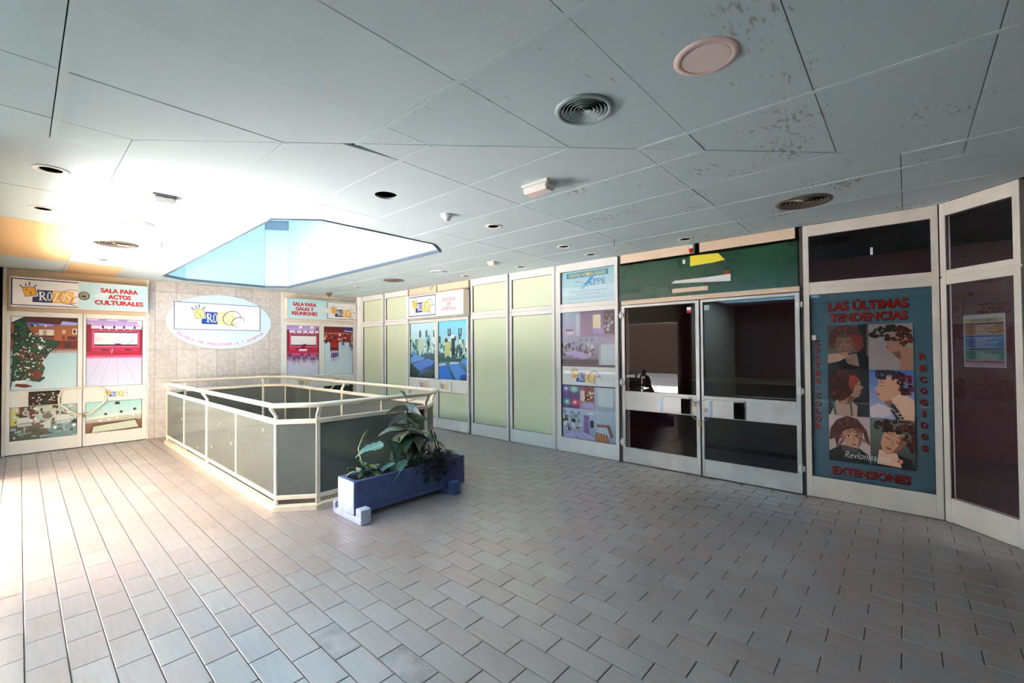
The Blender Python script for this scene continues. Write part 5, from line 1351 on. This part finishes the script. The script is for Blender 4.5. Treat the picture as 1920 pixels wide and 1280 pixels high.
def leaf_obj(parent,base,direction,length,width,m,droop=.3,fold=.18,roll=0.0,notch=0,heart=False,nl=7,nw=3):
    d=Vector(direction).normalized()
    side=d.cross(Vector((0,0,1)))
    if side.length<.1: side=Vector((1,0,0))
    side.normalize(); up=side.cross(d).normalized()
    side,up=(side*math.cos(roll)+up*math.sin(roll)),(up*math.cos(roll)-side*math.sin(roll))
    me_v=[];uvs=[]
    cols=2*nw+1
    for i in range(nl+1):
        s=i/nl
        prof=math.sin(math.pi*min(1,s**.72))**.8 if not heart else (math.sin(math.pi*min(1,(s*.86+.14)**.62)))**.75
        if i==nl: prof=0.0
        if i==0: prof=.02 if not heart else .35
        wv=prof*width/2
        if notch and 0<i<nl and i%2==0: wv*=(1-notch)
        c=Vector(base)+d*(length*s)-Vector((0,0,1))*(droop*length*s*s)
        for j in range(cols):
            q=(j-nw)/nw
            me_v.append(c+side*(wv*q)+up*(abs(q)*fold*wv*1.4)-up*(.06*width*math.sin(s*7)*abs(q)))
            uvs.append((s,q))
    faces=[]
    for i in range(nl):
        for j in range(cols-1):
            a_=i*cols+j; faces.append((a_,a_+1,a_+cols+1,a_+cols))
    me=bpy.data.meshes.new('leaf'); me.from_pydata([tuple(v) for v in me_v],[],faces)
    ul=me.uv_layers.new(name='UVMap')
    for lp in me.loops: ul.data[lp.index].uv=uvs[lp.vertex_index]
    me.materials.append(m); me.update()
    o=mkobj('leaf',me,parent,smooth=True)
    return o
def curve_pts(p0,p1,bend,n=7):
    p0,p1=Vector(p0),Vector(p1); b=Vector(bend)
    return [p0.lerp(p1,k/n)+b*math.sin(math.pi*k/n) for k in range(n+1)]
rn=random.Random(21)
ZS_=.30
# tall variegated plant in the middle
t1=root('tall_plant',(-2.69,-5.95,ZS_),'tall artificial plant with cream veined leaves in the planter','plant')
top=Vector((-2.70,-5.94,.985))
MB().tube(curve_pts((-2.69,-5.95,ZS_),top,(.012,0,0)),[.012]*4+[.009]*4,8).build('stem',M['stem'],t1,smooth=True)
MB().tube(curve_pts((-2.655,-5.96,ZS_),(-2.63,-5.95,.62),(.012,0,0)),.007,7).build('stem',M['stem_green'],t1,smooth=True)
rgt=Vector((.66,-.74,0)); tow=Vector((-.75,-.66,0))          # rightwards in the picture / towards the viewer
def dirn(ri,to,upz): return rgt*ri+tow*to+Vector((0,0,upz))
LV=[ # height, right, toward, up, length, width, material, droop, roll
 (.985,-.35,.3,.75,.15,.075,'leaf_blue',.2,.6),(.975,.8,.1,.25,.12,.035,'leaf_yellow',.1,.2),(.97,.25,.5,-.1,.13,.10,'leaf_grey',.4,.3),
 (.90,.75,.4,-.1,.17,.125,'leaf_grey',.2,.9),(.885,-.8,.5,.22,.22,.15,'leaf_zebra',.35,-.5),(.83,-.75,.6,-.15,.20,.14,'leaf_grey',.3,-.7),
 (.80,.6,.6,-.1,.17,.12,'leaf_zebra',.3,.6),(.79,.95,.1,.25,.22,.13,'leaf_zebra',.3,.7),(.70,-.9,.4,.05,.26,.13,'leaf_zebra',.22,.1),
 (.69,.9,.4,.05,.25,.17,'leaf_zebra',.25,.3),(.68,-.4,.8,-.3,.20,.15,'leaf_zebra',.45,-.2),(.66,.75,.6,-.45,.20,.14,'leaf_zebra',.4,.5),
 (.64,.1,.9,-.2,.2,.14,'leaf_dark',.4,0),(.72,.3,-.8,.1,.2,.13,'leaf_dark',.3,.2),(.60,-.7,-.3,.1,.18,.12,'leaf_dark',.3,.1),(.86,-.1,-.9,.2,.18,.12,'leaf_grey',.3,0),
 (.58,.5,.7,-.25,.2,.15,'leaf_dark',.35,.4),(.56,-.5,.7,-.2,.2,.15,'leaf_dark',.4,-.3),(.62,.9,-.1,.1,.22,.15,'leaf_dark',.4,.4),(.75,-.5,-.6,.2,.2,.14,'leaf_dark',.3,.2),(.52,.2,.9,-.1,.17,.13,'leaf_zebra',.4,.1)]
for (h,ri,to,uz,l,w,mt,dr,ro) in LV:
    leaf_obj(t1,Vector((-2.695,-5.945,h)),dirn(ri,to,uz),l*1.15,w*1.2,M[mt],dr,.2,ro)
# philodendron with big split leaves on the left part
t2=root('philodendron',(-2.86,-5.97,ZS_),'artificial philodendron with arching stalks and big bluish leaves','plant')
ARC=[((-3.02,-6.02,.60),-.95,.35,-.12,.26,.20,'leaf_blue',.25,.2,.22),((-2.90,-6.02,.615),.3,.8,-.55,.20,.15,'leaf_dark',.3,.4,.2),((-2.87,-6.05,.58),.0,.9,-.8,.2,.10,'leaf_blue',.2,1.1,0),
     ((-2.83,-6.03,.43),-.15,.9,-.45,.22,.19,'leaf_blue',.35,.1,.2),((-2.50,-6.0,.60),.9,.3,-.2,.24,.17,'leaf_dark',.35,.3,.2),((-2.94,-6.06,.42),-.6,.7,-.3,.19,.15,'leaf_blue',.3,-.2,.15)]
for k,(p,ri,to,uz,l,w,mt,dr,ro,nt_) in enumerate(ARC):
    b0=Vector((-2.86+.03*k-.06,-5.97,ZS_))
    MB().tube(curve_pts(b0,p,Vector((0,0,.06))+rgt*(.05 if k%2 else -.03)),.0055,7).build('stalk',M['stem_green'],t2,smooth=True)
    leaf_obj(t2,p,dirn(ri,to,uz),l,w,M[mt],dr,.15,ro,nt_,True,nl=9)
# small variegated bush at the left end with a tall tendril
t3=root('pothos_bush',(-3.20,-6.0,ZS_),'low artificial pothos with yellow edged leaves at the planter end','plant')
MB().tube([(-3.20,-5.99,ZS_),(-3.23,-5.98,.47),(-3.255,-5.97,.60),(-3.22,-5.97,.68),(-3.195,-5.97,.735)],[.006,.0055,.005,.004,.002],7).build('tendril',M['leaf_yellow'],t3,smooth=True)
leaf_obj(t3,(-3.20,-5.97,.70),dirn(.5,.1,.9),.09,.022,M['leaf_yellow'],.0,.2,.4)
leaf_obj(t3,(-3.235,-5.98,.47),dirn(.5,.6,.3),.13,.085,M['leaf_blue'],.4,.2,.5,0,True)
leaf_obj(t3,(-3.225,-5.98,.45),dirn(.3,.8,-.5),.13,.08,M['leaf_blue'],.3,.2,.9,0,True)
for k in range(34):
    an=rn.uniform(0,6.28); r_=rn.uniform(.02,.13)
    b0=(-3.17+r_*1.25*math.cos(an),-6.0+r_*.55*math.sin(an)-.01,ZS_+rn.uniform(.03,.13))
    leaf_obj(t3,b0,(math.cos(an)+rn.uniform(-.3,.3),math.sin(an)*.8-.3,rn.uniform(.0,.7)),rn.uniform(.06,.11),rn.uniform(.035,.06),M[rn.choice(['leaf_yellow','leaf_yellow','leaf_blue','leaf_dark','leaf_dark'])],rn.uniform(.2,.6),.2,rn.uniform(-.6,.6),0,True,nl=5,nw=2)
# dark trailing fern hanging over the rim
t4=root('trailing_fern',(-2.48,-6.0,ZS_),'blackish artificial fern trailing over the planter rim','plant')
for k in range(15):
    x=-2.72+.028*k+rn.uniform(-.02,.02); hang=rn.uniform(.02,.16) if 3<k<13 else rn.uniform(-.06,.05)
    p0=Vector((x,-6.0,ZS_)); p1=Vector((x+rn.uniform(-.03,.07),-6.165-rn.uniform(0,.05),.36-hang))
    pts=curve_pts(p0,p1,(0,0,.10+rn.uniform(0,.08)),8)
    MB().tube(pts,.003,5).build('frond_stem',M['leaf_black'],t4,smooth=True)
    for j in range(3,9):
        for s in (-1,1):
            leaf_obj(t4,pts[j],(s*.9,-.3,rn.uniform(-.7,.2)),rn.uniform(.04,.07),.034,M['leaf_black'],.3,.1,0,nl=3,nw=1)
for k in range(12):
    leaf_obj(t4,(-2.55+rn.uniform(-.12,.16),-5.98+rn.uniform(-.05,.05),ZS_+rn.uniform(.02,.1)),(rn.uniform(-1,1),rn.uniform(-1,.3),rn.uniform(.1,.9)),rn.uniform(.08,.15),rn.uniform(.05,.09),M['leaf_black' if k%3 else 'leaf_dark'],.3,.2,rn.uniform(-.6,.6),0,True,nl=6,nw=2)
# broken dark canes at the right end
t5=root('bare_canes',(-2.30,-5.97,ZS_),'bare dark canes leaning at the empty end of the planter','plant')
for (a_,b_) in (((-2.30,-5.97,ZS_),(-2.40,-5.95,.645)),((-2.28,-5.98,ZS_),(-2.365,-5.96,.62)),((-2.33,-5.99,ZS_),(-2.385,-6.0,.50))):
    MB().tube(curve_pts(a_,b_,(.006,0,0),5),.007,7).build('cane',M['void'],t5,smooth=True)
leaf_obj(t5,(-2.37,-5.97,.56),dirn(-.5,.7,-.1),.16,.12,M['leaf_dark'],.4,.2,.3,0,True)

# ================================================================== fixtures in the ceiling
def downlight(label,x,y,r):
    o=root('downlight',(x,y,H),label,'downlight','empty recessed downlights in the ceiling')
    MB().lathe((x,y,H),[(r-.004,.03),(r-.004,-.001),(r+.004,-.006),(r+.028,-.006),(r+.031,-.001),(r+.031,.0)],32).build('trim_ring',M['white'],o,smooth=True)
    MB().lathe((x,y,H),[(.001,.10),(r-.005,.10),(r-.005,.0)],28).build('can',M['void'],o)
    return o
NM={0:'empty round downlight in the ceiling above the left edge, farther from the tan boards',1:'empty round downlight just in front of the tan ceiling boards',2:'empty small downlight by the dark vent near the culture room sign',
    4:'empty downlight with white ring beside the smoke detector',5:'empty downlight in the row leading towards the green transom board',6:'empty downlight above the salon photo collage bay',
    7:'empty downlight beside the small white ceiling box',8:'empty downlight above the beauty school light box',9:'tiny empty downlight between the far vent and the ceiling corner',10:'empty downlight above the red alarm lamp'}
for k,(x,y,r) in enumerate(HOLES_R):
    if k==3:
        o=MB().lathe((x,y,H),[(.001,.105),(r+.02,.105),(r+.02,.016)],28).build('light_cutout',M['void'],ce)
        continue
    downlight(NM[k],x,y,r)
def vent(label,x,y,r,kind):
    m={'w':M['vent_white'],'d':M['vent_dark'],'g':M['vent_grey']}[kind]
    o=root('ceiling_vent',(x,y,H),label,'vent','round air vents in the ceiling')
    MB().lathe((x,y,H),[(r*.80,.02),(r*.80,-.004),(r*.86,-.012),(r*.97,-.010),(r,-.002),(r,.0)],40).build('rim',m,o,smooth=True)
    n=6
    for k in range(n):
        q=r*.78*(k+1)/n-.004; w=r*.78/n*.62
        MB().lathe((x,y,H),[(max(q-w,.002),.006),(q,-.010+.004*(n-k)/n),(q+.002,-.008),(max(q-w,.002)+.002,.009)],32,closed=True).build('louvre_ring',m,o,smooth=True)
    MB().lathe((x,y,H),[(.001,.075),(r*.81,.075),(r*.81,.010)],32).build('duct',M['void'],o)
    MB().box(WORLD,x-r*.8,x+r*.8,y-.004,y+.004,H+.009,H+.013).build('crossbar',m,o)
    return o
VN=['small white round vent next to the emergency light by the tan boards','large tarnished round vent above the culture room doors','small pale round vent above the beauty school sign','large grey round vent near the far ceiling corner','round grey vent with concentric rings beside the pink lamp','large dark round vent in front of the trends poster bay']
for (x,y,r,k),lb in zip(VENTS,VN): vent(lb,x,y,r,k)
# pinkish round panel lamp
lp=root('panel_lamp',(-3.417,-9.153,H),'round pinkish flat panel lamp, unlit','lamp')
MB().lathe((-3.412,-9.155,H),[(.098,-.006),(.100,-.008),(.122,-.006),(.129,-.002),(.130,.0)],48).build('ring',M['lamp_pink'],lp,smooth=True)
MB().lathe((-3.412,-9.155,H),[(.001,-.0065),(.096,-.0065),(.097,-.003)],48).build('diffuser',M['lamp_disc'],lp)
# emergency light boxes
def elight(label,x,y,l,w,h,ang=0.0,dark=False):
    o=root('emergency_light',(x,y,H),label,'light','emergency light boxes on the ceiling')
    fr=Fr((x,y,H),(math.cos(ang),math.sin(ang),0),(0,0,-1),(-math.sin(ang),math.cos(ang),0))
    MB().box(fr,-l/2,l/2,-w/2,w/2,.0,.014).build('base_plate',M['gap'] if dark else M['white'],o)
    MB().box(fr,-l/2+.004,l/2-.004,-w/2+.004,w/2-.004,.014,h).build('housing',M['white'],o,bevel=.014)
    MB().box(fr,-l/2+.02,l/2-.02,-w/2+.016,w/2-.016,h,h+.004).build('diffuser',M['lamp_disc'],o,bevel=.002)
    return o
elight('white emergency light box hanging slightly off the ceiling near the tan boards',-4.60,-5.36,.15,.15,.055,R(0),True)
elight('larger cream emergency light with angled ends in the middle of the ceiling',-2.76,-7.73,.24,.12,.065,R(90))
elight('small white box on the ceiling above the green filmed bays',-.87,-5.41,.13,.13,.05,R(0))
# smoke detectors
def detector(label,x,y,m,s=1.0):
    o=root('smoke_detector',(x,y,H),label,'detector','smoke detectors')
    MB().lathe((x,y,H),[(.001,-.001),(.052*s,-.001),(.052*s,-.018*s),(.040*s,-.024*s),(.001,-.024*s)],28).build('base',m,o,smooth=False)
    MB().lathe((x,y,H),[(.034*s,-.024*s),(.034*s,-.040*s),(.022*s,-.044*s),(.022*s,-.064*s),(.001,-.067*s)],24).build('head',m,o,smooth=False)
    return o
detector('pale smoke detector near the big bare hole in the ceiling',-2.747,-6.647,M['vent_white'],1.0)
detector('dark detector on the ceiling by the gala room sign',-.889,-.46,M['vent_dark'],1.25)
# loose wires
for (x,y,l,lb) in ((-4.284,-3.457,.06,'short loose wire hanging from the ceiling by the skylight'),(-.83,-7.3,.07,'thin loose wire hanging in front of the collage bay')):
    w=MB().tube([(x,y,H+.01),(x+.004,y,H-.5*l),(x-.004,y+.003,H-l)],.0035,6).build('loose_wire',M['black'],smooth=True); tag(w,lb,'wire')
w=MB().tube([RT.p(2.93,2.75,-.002),RT.p(2.93,2.72,.03),RT.p(2.90,2.70,.035),RT.p(2.895,2.66,.03)],.005,6).build('loose_wire',M['black'],smooth=True); tag(w,'stub of dark cable above the beauty school sign','wire')
